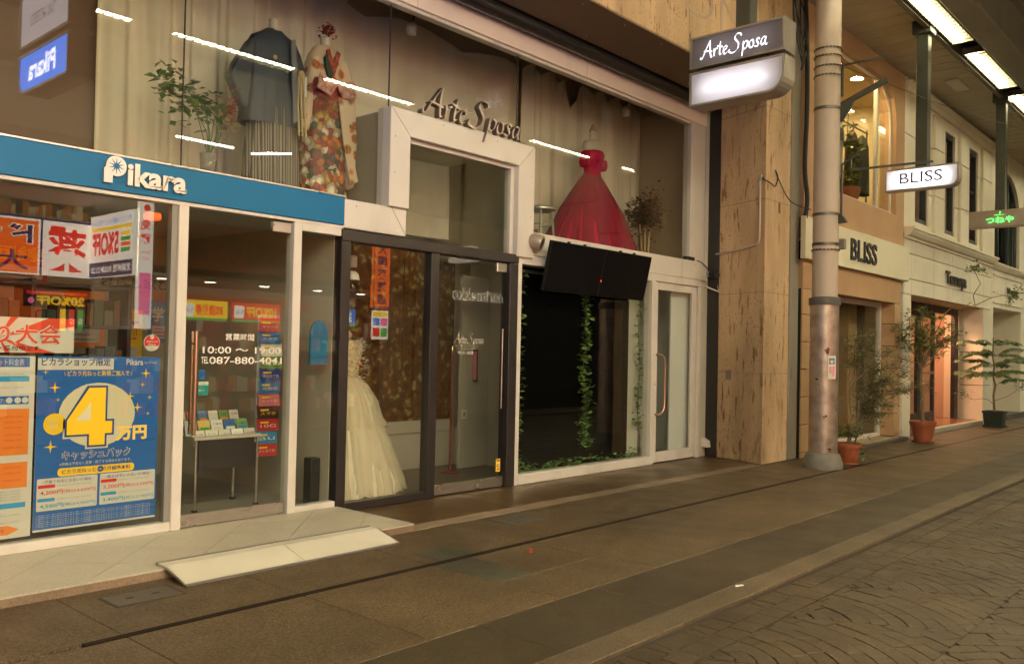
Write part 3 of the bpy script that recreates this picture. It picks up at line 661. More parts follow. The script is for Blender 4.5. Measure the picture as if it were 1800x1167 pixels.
bk = MB(); bk.box(4.05, 4.14, -.30, -.2, .06, .42); tag(bk.build('floor_speaker', BLACK, bevel=.006), 'small black box on the floor behind the narrow pane', 'box')
ar = MB().prism([(3.93, 1.16), (4.09, 1.16), (4.09, 1.42), (4.075, 1.46), (4.05, 1.485), (4.01, 1.495), (3.97, 1.485), (3.945, 1.46), (3.93, 1.42)], -.425, -.405).build('arch_card', mat('arch_blue', lin('#1d6f9e'), .5))
tag(ar, 'blue arched display card behind the narrow pane', 'card')
al = bx('alarm_lamp', emis('orange_lamp', lin('#ff5a20'), 1.2), (2.64, 2.74, -.40, -.33, 2.115, 2.165), None, .01); tag(al, 'small orange lamp under the blue fascia behind the glass', 'lamp')

# ramp from pavement to step
rp = thing('ramp', 'long cream wheelchair ramp leading up to the tiled step', 'ramp', (3.1, -1.5, 0))
RAMP = mat('ramp_cream', (.60, .56, .45), .45, var=.06, vscale=2, dirt=.2)
for x0, x1 in ((2.34, 3.10), (3.103, 3.84)):
    MB().prism([(-1.60, .003), (-1.60, .012), (-1.375, .068), (-1.29, .068), (-1.29, .058), (-1.375, .057)], x0, x1, 'x').build('ramp_panel', RAMP, rp)
bx('edge_strip', mat('aluminium_edge', (.3, .29, .27), .4, metal=.7), (2.335, 3.845, -1.292, -1.27, .0565, .072), rp); bx('edge_strip', mat('aluminium_edge'), (2.335, 3.845, -1.625, -1.601, .003, .012), rp)
for x_ in (2.338, 3.842): MB().prism([(-1.60, .012), (-1.375, .069), (-1.375, .057), (-1.60, .003)], x_-.004, x_+.004, 'x').build('side_edge', STEEL, rp)

# ------------------------------------------------------------------ bridal boutique front
bt = thing('boutique_building', 'bridal boutique front with cream portal, upper show window and stone beam', 'building', (7.0, -.45, 0))
# stone beam over the recess, its soffit and the splayed pillar
bm_ = bx('stone_beam', TRAV, (-6, 9.72, -1.35, -.95, 4.455, 5.95), bt, .008)
for i in range(5): bx('stone_joint', mat('stone_joint', (.12, .09, .06), .8), (1.0+i*1.72, 1.003+i*1.72, -1.3515, -1.349, 4.456, 5.9), bm_)
gh = mat('faded_letter_trace', (.50, .40, .29), .6)
relief_text('SION', (7.05, -1.350, 4.86), (1, 0, 0), (0, 0, 1), 2.05, .42, .003, gh, 'letter_trace', bm_, -.02)
sf = bx('soffit_panel', mat('brown_soffit', (.14, .085, .045), .5, var=.1, vscale=1.5), (-6, 9.72, -1.349, -.715, 4.44, 4.4545), bt)
for i in range(14):
    for y_ in (-1.26, -.8): MB().lathe([(.008, 0), (.008, -.004)], (.9+i*.66, y_, 4.439), 8).build('soffit_screw', STEEL, sf)
MB().tube([(-6, -.585, 4.43), (9.75, -.585, 4.43)], .085, 20).build('shutter_roll', mat('black_shutter_roll', (.02, .018, .017), .35), bt, smooth=True)
bx('shutter_slot', BLACK, (-6, 9.75, -.712, -.40, 4.52, 4.6), bt)
bx('fascia_board', mat('pink_lit_fascia', (.9, .78, .68), .42, var=.04, vscale=1, dirt=.2), (-1.0, 9.86, -.47, -.33, 4.205, 4.45), bt, .004)  # pink cast of the light is put into the board's pale colour
bx('fascia_lip', CREAM2, (-1.0, 9.5, -.44, -.36, 4.175, 4.2045), bt, .003)
# white frame members
bx('window_jamb', CREAM, (9.505, 9.86, -.455, -.34, 2.466, 4.2045), bt, .004)
bx('sill_beam', CREAM, (6.452, 9.90, -.47, -.34, 2.235, 2.465), bt, .006)
bx('sill_beam', CREAM, (4.168, 4.829, -.47, -.34, 2.235, 2.465), bt, .006)
pts = [(4.61, 2.4655), (4.61, 3.295), (6.45, 3.295), (6.45, 2.2), (6.215, 2.2), (6.215, 3.075), (4.83, 3.075), (4.83, 2.4655)]
MB().prism(pts, -.50, -.33).build('portal_frame', CREAM, bt, bevel=.005)
bx('portal_bead', CREAM2, (6.165, 6.2145, -.44, -.36, 2.225, 3.0745), bt, .004); bx('portal_bead', CREAM2, (4.8305, 6.1645, -.44, -.36, 3.04, 3.0745), bt, .004)
bx('mitre_joint', mat('grey_joint', (.2, .18, .16), .8), (4.66, 4.661, -.5008, -.499, 2.47, 2.48), bt)
MB().obox((4.745, -.4712, 2.35), (.085, 0, -.115), (0, .001, 0), (.0012, 0, .0009)).build('mitre_joint', mat('grey_joint'), bt)
bx('transom_pane', GLASS, (4.8305, 6.1645, -.405, -.397, 2.226, 3.039), bt)
GJ = mat('grey_joint')
for x_ in (2.1, 4.9, 7.3): bx('fascia_joint', GJ, (x_-.0012, x_+.0012, -.4712, -.469, 4.207, 4.448), bt)
for x_ in (7.4, 9.3): bx('sill_joint', GJ, (x_-.001, x_+.001, -.4711, -.469, 2.237, 2.463), bt)
for cx_, cz_, sx_ in ((4.72, 3.185, 1), (6.3325, 3.185, -1)): MB().obox((cx_, -.5011, cz_), (.108*sx_, 0, -.108), (0, .001, 0), (.0009, 0, .0009*sx_)).build('mitre_joint', GJ, bt)
for x_, z_ in ((4.66, 2.75), (4.66, 3.05), (6.4, 2.6), (6.4, 3.0), (5.2, 3.25), (5.9, 3.25), (6.9, 2.42), (8.6, 2.42), (9.6, 2.42), (4.3, 2.42)): MB().tube([(x_, -.5 if z_ > 2.5 else -.47, z_), (x_, -.503 if z_ > 2.5 else -.473, z_)], .005, 8).build('screw_head', GJ, bt)
# black entrance frame
fr = thing('entrance_frame', 'black metal entrance frame with glass door under the cream portal', 'door frame', (5.2, -.42, 0))
for n_, d_ in (('post', (4.165, 4.255, -.475, -.36, .001, 2.1345)), ('mullion', (5.13, 5.225, -.47, -.37, .001, 2.1345)), ('post', (6.145, 6.265, -.475, -.36, .001, 2.1345)), ('head', (4.165, 6.265, -.48, -.355, 2.135, 2.222)), ('sill', (4.256, 5.129, -.465, -.375, .001, .065))):
    bx(n_, BLACKF, d_, fr, .004)
bx('side_pane', GLASS, (4.256, 5.129, -.425, -.417, .066, 2.1345), fr)
dr = bx('door', GLASS, (5.235, 6.135, -.43, -.42, .105, 2.12), fr)
bx('bottom_rail', COPPER if False else STEEL, (5.232, 6.138, -.44, -.41, .012, .104), dr, .003)
bx('patch_hinge', STEEL, (6.0, 6.138, -.442, -.408, 2.04, 2.125), dr, .003)
MB().tube([(5.26, -.45, .04), (5.26, -.438, .04)], .022, 14).build('floor_lock', STEEL, dr)
MB().tube([(6.07, -.46, .75), (6.07, -.46, 1.5)], .008, 10).build('handle', STEEL, dr, smooth=True)
vin2 = mat('pale_vinyl', (.7, .66, .58), .5)
script_text('Arte Sposa', (5.47, -.431, 1.355), (1, 0, 0), (0, 0, 1), .092, .0008, vin2, 'door_lettering', dr, .04)
sh = Sheet((5.45, -.431, 1.2)); sh.text('open 10:00 - close 19:00 tue, wed', .02, .125, .014, vin2, 0, w=.30); sh.text('Arte Bridal Collection 〒760-0029', .05, .1, .012, vin2, 0, w=.24); sh.text('神社婚。相談室', .06, .055, .03, vin2, 0, w=.2, bold=.01); sh.build('door_lettering', dr)
st = board('sticker', 'yellow security sticker low on the boutique door', 'sticker', 6.045, 6.105, .15, .27, -.4325, YE_, .0015)
sh = Sheet((6.045, -.4325, .15)); sh.rect(.008, .098, .044, .014, NV_, 1); sh.disc(.03, .06, .017, NV_, 1); sh.disc(.03, .06, .01, W_, 2); sh.rect(.01, .018, .04, .01, NV_, 1); sh.build('sticker_print', st)
# raised script lettering along the portal top
MLET = mat('champagne_letter_face', (.62, .54, .45), .35, metal=.4); MSIDE = mat('letter_bronze', (.20, .16, .12), .4, metal=.5)
script_text('Arte Sposa', (4.965, -.47, 3.31), (1, 0, 0), (0, 0, 1), .255, .055, MSIDE, 'script_lettering', bt, .058, xs=1.17, slant=.18)
script_text('Arte Sposa', (4.965, -.526, 3.31), (1, 0, 0), (0, 0, 1), .255, .006, MLET, 'script_lettering', bt, .038, xs=1.17, slant=.18)
# upper show window panes with butt joints
for x0, x1 in ((-.6, 2.858), (2.862, 4.66), (4.664, 6.268), (6.272, 9.504)):
    bx('window_pane', GLASS, (x0, x1, -.405, -.395, 2.485 if x1 < 4.5 else 2.466, 4.1745), bt)
for x_ in (2.86, 4.662, 6.27): bx('pane_seal', mat('black_silicone', (.02, .02, .02), .5), (x_-.003, x_+.003, -.4065, -.3945, 2.485, 4.17), bt)
# dark window, ivy, door to the white room
bx('window_frame', CREAM2, (6.266, 6.325, -.47, -.36, .001, 2.234), bt, .004); bx('window_frame', CREAM2, (6.3255, 8.64, -.48, -.36, .001, .10), bt, .006)
bx('window_frame', CREAM2, (6.3255, 8.64, -.465, -.36, 2.14, 2.234), bt, .004); bx('window_frame', CREAM2, (8.6405, 8.715, -.475, -.36, .001, 2.234), bt, .004)
bx('inner_rail', mat('grey_rail', (.2, .2, .19), .4, metal=.6), (6.35, 8.62, -.33, -.30, 2.08, 2.11), bt)
bx('dark_pane', GLASS, (6.3255, 8.64, -.425, -.417, .101, 2.139), bt)
fr2 = thing('side_door', 'white framed glass side door with curved steel pull handle', 'door', (9.2, -.42, 0))
for n_, d_ in (('stile', (8.72, 8.805, -.45, -.41, .012, 2.145)), ('stile', (9.60, 9.70, -.45, -.41, .012, 2.145)), ('top_rail', (8.806, 9.599, -.45, -.41, 2.055, 2.145)), ('bottom_rail', (8.806, 9.599, -.45, -.41, .012, .135))):
    bx(n_, CREAM2, d_, fr2, .004)
bx('pane', GLASS, (8.806, 9.599, -.434, -.426, .136, 2.0545), fr2)
MB().tube(catmull([(8.775, -.452, 1.28), (8.79, -.50, 1.285), (8.86, -.52, 1.21), (8.87, -.52, .95), (8.86, -.52, .66), (8.79, -.50, .58), (8.775, -.452, .585)], 5), .014, 10).build('pull_handle', COPPER, fr2, smooth=True)
MB().lathe([(.016, 0), (.016, .012)], (8.77, -.452, .93), 12).build('lock', STEEL, fr2)
bx('door_head', CREAM2, (8.7155, 9.79, -.47, -.36, 2.15, 2.234), bt, .004); bx('door_jamb', CREAM2, (9.715, 9.79, -.465, -.36, .001, 2.149), bt, .004)
bx('end_wall', mat('pale_green_wall', (.55, .53, .44), .55, var=.06, vscale=1.5, dirt=.3), (9.7905, 10.10, -.44, -.2, .001, 2.234), bt)
bx('end_wall', CREAM, (9.905, 10.10, -.44, -.2, 2.235, 4.45), bt)
bx('shutter_guide', mat('black_guide', (.02, .018, .016), .45), (9.985, 10.04, -.60, -.441, .001, 4.5), bt)
# splayed stone pillar with side strip
pil = thing('stone_pillar', 'big travertine pillar between the boutique and the peach building', 'pillar', (10.1, -1.0, 0))
MB().prism([(9.72, -1.35), (10.405, -1.35), (10.405, -.3), (10.12, -.3), (10.035, -.50)], .0, 5.95, 'z').build('pillar_stone', TRAV, pil, bevel=.008)
CONC = mat('grey_concrete_strip', (.27, .24, .19), .75, var=.18, vscale=3, stretch=(1, 1, .3), bump=.2, bscale=40)
bx('concrete_strip', CONC, (10.43, 10.69, -1.35, -.4, 0, 5.9), pil, .006); bx('gap_filler', DARKJ, (10.406, 10.429, -1.33, -.4, 0, 5.9), pil)
for z in (1.08, 2.06, 3.18, 4.3):
    bx('stone_joint', mat('fine_stone_joint', (.16, .11, .07), .8), (9.722, 10.404, -1.3512, -1.348, z, z+.004), pil)
    MB().obox(((9.72+10.035)/2-.0012, (-1.35-.5)/2, z+.002), (.157, .424, 0), (.002, -.0008, 0), (0, 0, .002)).build('stone_joint', mat('fine_stone_joint'), pil)
sd = Vector((.315, .85, 0)).normalized(); sn = Vector((-.85, .315, 0)).normalized()*1.0
def on_side(t, z, out=0.0): return Vector((9.72, -1.35, z))+sd*t+sn*out
MB().obox(on_side(.60, 1.05, .004), sd*.048, (0, 0, .06), sn*.005).build('socket_plate', mat('socket_grey', (.22, .2, .17), .4, metal=.5), pil, bevel=.002)
bx('socket_plate', mat('socket_grey'), (10.48, 10.53, -1.358, -1.349, 1.0, 1.15), pil, .002)
for z in (3.05, 4.6): bx('stone_pin', mat('fine_stone_joint'), (10.07, 10.12, -1.3525, -1.349, z, z+.13), pil)
pp = thing('conduit_pipe', 'thin cream conduit pipe bent along the side of the stone pillar', 'pipe', on_side(.1, 2.62))
CP = mat('cream_conduit', (.52, .45, .34), .5)
MB().tube(catmull([on_side(.075, 3.42, .02), on_side(.075, 3.0, .02), on_side(.075, 2.72, .02), on_side(.10, 2.655, .02), on_side(.16, 2.63, .02), on_side(.5, 2.60, .02), on_side(.86, 2.58, .02), on_side(.92, 2.55, .025), on_side(.93, 2.46, .03), on_side(.93, 2.38, .03)], 4), .013, 8).build('pipe', CP, pp, smooth=True)
MB().obox(on_side(.075, 3.44, .02), sd*.028, (0, 0, .035), sn*.018).build('junction_box', STEEL, pp, bevel=.003)
cb = MB().tube(catmull([on_side(.075, 3.45, .03), (9.74, -1.40, 3.36), (9.86, -1.40, 3.34), (9.98, -1.38, 3.47), (9.93, -1.37, 3.55), (9.98, -1.40, 3.42), (10.2, -1.45, 3.2), (10.45, -1.6, 3.12), (10.0, -1.83, 3.12)][:8], 5), .007, 6).build('cable', BLACK); tag(cb, 'thin black cable looping from the pillar towards the round pole', 'cable')
wl = thing('wall_lamp', 'small swivel spotlight with black cable at the end of the sill beam', 'lamp', (9.98, -.5, 2.3))
MB().lathe([(.05, 0), (.05, .05), (.03, .06)], (9.98, -.48, 2.30), 14).build('base', CREAM2, wl, smooth=True)
MB().tube([(9.95, -.50, 2.33), (9.90, -.62, 2.30)], [.035, .045], 14).build('head', BLACK, wl, smooth=True)
MB().tube(catmull([(9.98, -.47, 2.36), (9.88, -.49, 2.40), (9.76, -.48, 2.46), (9.66, -.47, 2.475)], 5), .006, 6).build('cable', BLACK, wl)
MB().tube([(10.0, -.56, 2.26), (9.99, -.60, 2.10), (9.9, -.45, 2.17)], .012, 6).build('bracket', CREAM2, wl)
bxx = bx('adapter_box', BLACK, (9.40, 9.60, -.475, -.42, 2.466, 2.51), None, .006); tag(bxx, 'black adapter box on the sill beam below the show window corner', 'box')
vc = thing('vent_cap', 'small cream vent cap low on the wall by the pillar', 'vent', (9.95, -.45, .17))
MB().prism([(-.44, .24), (-.44, .12), (-.535, .12), (-.52, .20)], 9.88, 9.97, 'x').build('hood', CREAM2, vc, bevel=.004); bx('opening', BLACK, (9.892, 9.958, -.53, -.45, .1165, .1195), vc)
# ventilation hood on the left of the sill beam
vh = thing('round_vent_hood', 'round metal vent hood on the beam left of the black screens', 'vent', (6.47, -.5, 2.36))
hx = Vector((.42, -.85, -.3)).normalized(); h0 = Vector((6.43, -.47, 2.385))
MB().tube([h0, h0+hx*.03, h0+hx*.12, h0+hx*.13], [.06, .078, .082, .078], 22).build('hood', mat('vent_steel', (.42, .35, .28), .4, metal=.5, var=.1, vscale=9), vh, smooth=True)
MB().tube([h0+hx*.131, h0+hx*.133], .055, 18).build('opening', mat('vent_dark', (.06, .045, .035), .7), vh)
# two black screens tilted down
for x0, x1, lab in ((6.55, 7.435, 'black flat screen tilted down, left of the pair under the red dress'), (7.455, 8.33, 'black flat screen tilted down, right of the pair under the red dress')):
    tv = thing('flat_screen', lab, 'screen', ((x0+x1)/2, -.6, 1.89), 'black screens over the dark window')
    c = Vector(((x0+x1)/2, -.605, 2.135)); a = Vector(((x1-x0)/2, 0, 0)); b = Vector((0, -.055, .245)); n = Vector((0, .245, .055)).normalized()
    MB().obox(c+n*.022, a, b, n*.02).build('case', mat('black_screen_case', (.008, .008, .009), .5, spec=.2), tv, bevel=.004)
    MB().obox(c-n*.0005, a*.985, b*.965, n*.002).build('panel', mat('black_screen_panel', (.004, .004, .005), .3, spec=.15), tv)
    MB().box((x0+x1)/2-.07, (x0+x1)/2+.07, -.58, -.46, 2.2, 2.32).build('wall_bracket', BLACK, tv)
    for q in (.3, .6): bx('hook', BLACK, (x0+(x1-x0)*q-.012, x0+(x1-x0)*q+.012, -.665, -.64, 2.372, 2.395), tv)
    if x0 < 7: MB().obox((x1+.008, -.60, 2.05), (.004, 0, 0), (0, .002, 0), (0, 0, .008)).build('standby_light', emis('red_standby', (1, .05, .03), 3), tv)
bx('blackout_panel', mat('blackout_cloth', (.0015, .0015, .0015), .9, spec=.05), (6.326, 8.40, -.30, -.29, .101, 2.139), bt)
bx('backing_strip', mat('brown_black_strip', (.02, .011, .006), .6), (8.12, 8.40, -.312, -.3005, .16, 1.9), bt)
bx('pale_backing', mat('pale_display_wall', (.6, .6, .54), .6), (8.401, 8.64, -.30, -.29, .101, 2.139), bt)
LEAF = [mat('ivy_leaf_%s' % n, c, .4, spec=.5) for n, c in (('dark', (.07, .15, .03)), ('mid', (.17, .30, .07)), ('light', (.32, .46, .15)))]
def ivy(label, path, n, spread=.035, size=.05):
    o = thing('ivy_garland', label, 'ivy', path[0], 'ivy garlands in the dark window'); p = catmull(path, 8); MB().tube(p, .004, 5).build('stem', LEAF[0], o)
    mb = MB()
    for _ in range(n):
        q = Vector(random.choice(p)); leaf_cloud(mb, [q+Vector((random.gauss(0, spread), random.uniform(-.03, .02), random.gauss(0, .03)))], size, 0, 3, ratio=.95)
    mb.build('leaves', LEAF, o, recalc=False)
ivy('ivy garland hanging in the middle of the dark window', [(7.50, -.365, 1.95), (7.52, -.365, 1.5), (7.47, -.365, 1.1), (7.54, -.365, .8), (7.50, -.365, .55), (7.54, -.365, .3)], 420, .032, .06)
ivy('ivy garland down the left edge of the dark window', [(6.42, -.365, 2.05), (6.40, -.365, 1.6), (6.44, -.365, 1.1), (6.41, -.365, .7), (6.43, -.365, .25), (6.41, -.365, .1)], 220, .022, .055)
ivy('ivy garland against the pale wall at the right edge of the dark window', [(8.56, -.365, 2.05), (8.52, -.365, 1.6), (8.57, -.365, 1.1), (8.53, -.365, .7), (8.55, -.365, .45)], 190, .028, .05)
ivy('ivy garland lying along the bottom ledge of the dark window', [(6.5, -.365, .12), (6.9, -.365, .11), (7.1, -.365, .15), (7.4, -.365, .12), (7.6, -.365, .15), (8.3, -.365, .10), (8.45, -.365, .16)], 190, .03, .055)
# white room behind the side door with a shell chair
wr = MB(); wr.box(8.66, 10.1, 1.2, 1.25, .02, 2.3); wr.box(8.55, 8.6599, -.06, 1.2, .02, 2.3); wr.box(10.0, 10.1, -.2, 1.2, .02, 2.3); tag(wr.build('white_room_wall', mat('white_room', (.9, .92, .92), .7)), kind='structure')
tag(bx('white_room_floor', mat('pale_floor', (.4, .38, .33), .5), (8.55, 10.1, -.36, 1.2, .001, .02)), kind='structure')
tag(bx('white_room_ceiling', mat('white_room'), (8.55, 10.1, -.34, 1.25, 2.26, 2.30)), kind='structure')
wp = bx('room_partition', mat('white_partition', (.93, .95, .96), .6), (9.28, 9.70, -.34, -.32, .021, 2.25)); tag(wp, kind='structure')
ch = thing('shell_chair', 'white shell chair with thin legs behind the side door', 'chair', (9.06, .0, .02))
WSH = mat('white_shell', (.7, .69, .64), .35)
shp = MB(); NU, NV = 12, 12
for i in range(NU+1):
    for j in range(NV+1):
        a = R(-75+150*i/NU); z = j/NV; rr_ = .24*(1-.2*z*z)*(.55+.45*min(1, z*3)); shp.v.append((9.06+rr_*math.sin(a)*1.05, .0+rr_*math.cos(a)*.9+.12*z*z-.02, .42+.46*z*(1-.25*(a/1.3)**2)))
shp.f = [(i*(NV+1)+j, (i+1)*(NV+1)+j, (i+1)*(NV+1)+j+1, i*(NV+1)+j+1) for i in range(NU) for j in range(NV)]; shp.m = [0]*len(shp.f)
o = shp.build('backrest', WSH, ch, smooth=True); md = o.modifiers.new('thick', 'SOLIDIFY'); md.thickness = .012
MB().lathe([(.0, -.01), (.15, -.008), (.215, .01), (.225, .03), (.2, .045), (0, .05)], (9.06, -.02, .41), 24).build('seat', WSH, ch, smooth=True)
for a in (45, 135, 225, 315): MB().tube([(9.06+.1*math.cos(R(a)), -.02+.1*math.sin(R(a)), .41), (9.06+.22*math.cos(R(a)), -.02+.22*math.sin(R(a)), .021)], [.012, .009], 8).build('leg', STEEL, ch, smooth=True)

# ------------------------------------------------------------------ entrance hall
def wallpaper():
    m = bpy.data.materials.new('leaf_wallpaper'); m.use_nodes = True; _M['leaf_wallpaper'] = m; t = NT(m); b = t.n['Principled BSDF']
    vo = t.new('ShaderNodeTexVoronoi'); vo.inputs['Scale'].default_value = 9.5
    nz = t.noise(6, 3); g = t.new('ShaderNodeNewGeometry'); ad = t.new('ShaderNodeVectorMath', operation='MULTIPLY_ADD'); ad.inputs[1].default_value = (.28, .28, .28)
    t.link(nz.outputs['Color'], ad.inputs[0]); t.link(g.outputs['Position'], ad.inputs[2]); t.link(ad.outputs[0], vo.inputs['Vector'])
    c1 = t.ramp(vo.outputs['Distance'], [(0, '#b0a878'), (.26, '#94885a'), (.36, '#7a5630'), (.7, '#6a4224')])
    n2 = t.noise(14, 3); c2 = t.ramp(n2.outputs['Fac'], [(.45, (1, 1, 1)), (.62, (.55, .62, .5))])
    t.link(t.mix(1.0, c1, c2, 'MULTIPLY'), b.inputs['Base Color']); b.inputs['Roughness'].default_value = .6; return m
BEIGE = mat('beige_hall_wall', (.62, .52, .39), .7, var=.05, vscale=1)
hw = bx('hall_back_wall', BEIGE, (4.26, 7.10, .95, 1.05, .02, 2.40)); tag(hw, kind='structure')
bx('wallpaper_field', wallpaper(), (4.262, 6.80, .944, .9495, .53, 2.399), hw)
bx('wainscot', mat('wainscot_white', (.55, .5, .41), .5, var=.04), (4.262, 6.80, .925, .9485, .02, .40), hw); bx('dado_rail', mat('wainscot_white'), (4.262, 6.80, .905, .943, .40, .529), hw, .006)
bx('corner_post', mat('wainscot_white'), (6.802, 7.05, .70, .9485, .02, .42), hw, .004)
tag(bx('hall_floor', mat('hall_floor', (.12, .085, .05), .35, var=.12, vscale=2), (4.26, 7.1, -.36, 1.0, .001, .018)), kind='structure')
hs_ = MB(); hs_.box(7.05, 7.10, -.05, .95, .018, 2.6); tag(hs_.build('hall_side_wall', mat('hall_side_white', (.52, .46, .37), .6)), kind='structure')
pn = bx('door_panel', mat('hall_side_white'), (6.60, 7.04, .62, .66, .02, 2.1), None, .004); tag(pn, 'pale panelled inner door at the back of the entrance hall', 'door')
sh = Sheet((6.60, .62, .02)); 
for a in ((.05, .06, .34, .004), (.05, 1.98, .34, .004), (.05, .06, .004, 1.92), (.386, .06, .004, 1.92)): sh.rect(*a, mat('panel_line', (.62, .56, .45), .5), 1)
sh.build('panel_moulding', pn)
sw = bx('switch_plate', W_, (6.62, 6.70, .615, .619, .55, .65)); tag(sw, 'small white wall switch plate in the entrance hall', 'switch'); bx('rocker', GY_, (6.645, 6.675, .611, .6145, .575, .625), sw)
hc = MB(); hc.box(4.70, 6.40, -.33, 1.0, 3.24, 3.28); hc.box(4.262, 4.66, -.33, 1.0, 2.40, 2.4405); hc.box(6.445, 7.1, -.33, 1.0, 2.26, 2.304); tag(hc.build('hall_ceiling', BEIGE), kind='structure')
hl = MB(); hl.box(4.66, 4.70, -.33, .95, 2.40, 3.28); hl.box(6.40, 6.444, -.33, .95, 2.26, 3.28); hl.box(4.701, 6.399, .951, 1.0, 2.44, 3.24); tag(hl.build('hall_upper_wall', mat('dim_tan_wall', (.34, .29, .21), .8)), kind='structure')
dl = thing('downlight', 'small recessed ceiling lamp seen through the portal transom', 'ceiling light', (5.55, .2, 3.23))
MB().lathe([(.03, 0), (.05, -.012), (.052, 0)], (5.55, .2, 3.239), 18).build('trim', WLET, dl, smooth=True); MB().lathe([(.02, 0), (.028, -.01)], (5.55, .2, 3.236), 14).build('bulb', mat('unlit_bulb', (.8, .75, .65), .2), dl)
for nm, lab, x_, y_, z_ in (('gold_ornament', 'glittering gold ornament hanging in the entrance hall', 5.75, .6, 1.28),):
    og = thing(nm, lab, 'ornament', (x_, y_, z_)); mb = MB(); leaf_cloud(mb, [(x_+random.gauss(0, .11), y_+random.gauss(0, .03), z_+random.gauss(0, .07)) for _ in range(90)], .04, ratio=.5); mb.build('leaves', mat('gold_leaf', (.7, .52, .2), .25, metal=1), og, recalc=False)
    MB().tube([(x_, y_, z_), (x_, y_, 2.2)], .003, 5).build('wire', BLACK, og)
pk = thing('candle_stand', 'thin red candle stand by the inner door of the hall', 'stand', (6.35, .5, .02))
MB().tube([(6.35, .5, .05), (6.35, .5, 1.25)], .012, 10).build('stem', mat('dark_red_lacquer', (.2, .03, .015), .3), pk); MB().lathe([(.10, 0), (.10, .012), (.03, .03)], (6.35, .5, .02), 18).build('base', mat('dark_red_lacquer'), pk); MB().lathe([(.014, 0), (.022, .04), (.004, .09)], (6.35, .5, 1.25), 12).build('finial', mat('gold_leaf'), pk, smooth=True)
pic = bx('framed_picture', mat('picture_frame_brown', (.1, .06, .035), .4), (6.78, 6.79, .55, .615, .95, 1.3)); tag(pic, 'narrow pink and red picture at the corner of the inner door', 'picture')
Sheet((6.779, .615, .95), (0, -1, 0), (0, 0, 1)).rect(.006, .02, .05, .31, PK_, 0).build('picture_print', pic)

# white wedding dress on a hanger form
wd = thing('white_wedding_dress', 'champagne white tulle wedding dress behind the black framed side pane', 'dress', (4.69, .14, .02))
def tulle(name, col, alpha):
    m = bpy.data.materials.new(name); m.use_nodes = True; _M[name] = m; t = NT(m); b = t.n['Principled BSDF']; b.inputs['Base Color'].default_value = (*col, 1); b.inputs['Roughness'].default_value = .8
    tr = t.new('ShaderNodeBsdfTranslucent'); tr.inputs[0].default_value = (*col, 1); tp = t.new('ShaderNodeBsdfTransparent'); a1 = t.new('ShaderNodeMixShader'); a1.inputs[0].default_value = .3; a2 = t.new('ShaderNodeMixShader'); a2.inputs[0].default_value = alpha
    t.link(b.outputs[0], a1.inputs[1]); t.link(tr.outputs[0], a1.inputs[2]); t.link(tp.outputs[0], a2.inputs[1]); t.link(a1.outputs[0], a2.inputs[2]); t.link(a2.outputs[0], t.n['Material Output'].inputs[0]); return m
DC = (4.69, .14, .02); DCOL = (.84, .76, .60)
fold = lambda k, am: (lambda a, t_: 1+am*t_**.0*math.sin(k*a+1.3*math.sin(3*a)))
def skirt(prof, c, k, am, lean=0.0, n=160, sy=.72, hem=.012):
    mb = MB(); P = len(prof)
    for i, (r_, z) in enumerate(prof):
        tt = (1-i/(P-1))**.8
        for j in range(n):
            a = 2*math.pi*j/n; w_ = math.sin(k*a+1.9*math.sin(2*a)+.8+.25*i); q = r_*(1+am*tt*(1-2*abs(w_)**.7)+am*.45*tt*math.sin(2.3*k*a+2+.5*math.sin(5*a)))
            zz = z+(hem*math.sin(7*a+1)+hem*.7*math.sin(17*a) if i == 0 else 0)
            mb.v.append((c[0]+q*math.cos(a)+lean*tt, c[1]+q*math.sin(a)*sy, c[2]+max(.003, zz)))
    mb.f = [(i*n+j, i*n+(j+1) % n, (i+1)*n+(j+1) % n, (i+1)*n+j) for i in range(P-1) for j in range(n)]; mb.m = [0]*len(mb.f); return mb
skirt([(.515, .0), (.505, .12), (.46, .26), (.40, .45), (.33, .62), (.29, .8), (.2, .95), (.135, 1.02)], DC, 11, .075, .06).build('skirt', mat('champagne_satin', DCOL, .65, var=.16, vscale=16, stretch=(1, 1, .07)), wd, smooth='full')
skirt([(.545, .01), (.53, .12), (.485, .27), (.42, .46), (.35, .62), (.31, .8), (.215, .95), (.14, 1.025)], DC, 13, .085, .07).build('tulle_overlay', tulle('champagne_tulle', DCOL, .45), wd, smooth='full')
skirt([(.38, .58), (.34, .66), (.30, .8), (.21, .95), (.14, 1.03)], DC, 9, .1, .05).build('tulle_overlay', tulle('champagne_tulle', DCOL, .45), wd, smooth='full')
LACE = mat('lace_bodice', (.66, .56, .38), .6, var=.35, vscale=45, bump=.6, bscale=70)
MB().lathe([(.135, 1.0), (.13, 1.06), (.145, 1.15), (.165, 1.25), (.16, 1.31), (.12, 1.34), (.07, 1.33)], DC, 36, sy=.75).build('bodice', LACE, wd, smooth=True)
mb = MB(); leaf_cloud(mb, [(DC[0]+.15*math.cos(a)*random.uniform(.9, 1.1)+random.uniform(0, .05), DC[1]+.12*math.sin(a), DC[2]+random.uniform(.85, 1.36)) for a in [random.uniform(0, 6.28) for _ in range(420)]], .035, ratio=.8); mb.build('lace_appliques', LACE, wd, recalc=False)
fm = mat('form_ivory', (.6, .53, .42), .5)
MB().lathe([(.02, 0), (.05, .02), (.055, .05), (.02, .1)], (DC[0], DC[1], 1.36), 16).build('form_neck', fm, wd, smooth=True)
hg = thing('pendant_lamp', 'white glass pendant lamp hanging at the left of the entrance window', 'lamp', (4.60, -.05, 2.0))
MB().tube([(4.60, -.05, 2.09), (4.60, -.05, 2.5)], .004, 6).build('cord', BLACK, hg)
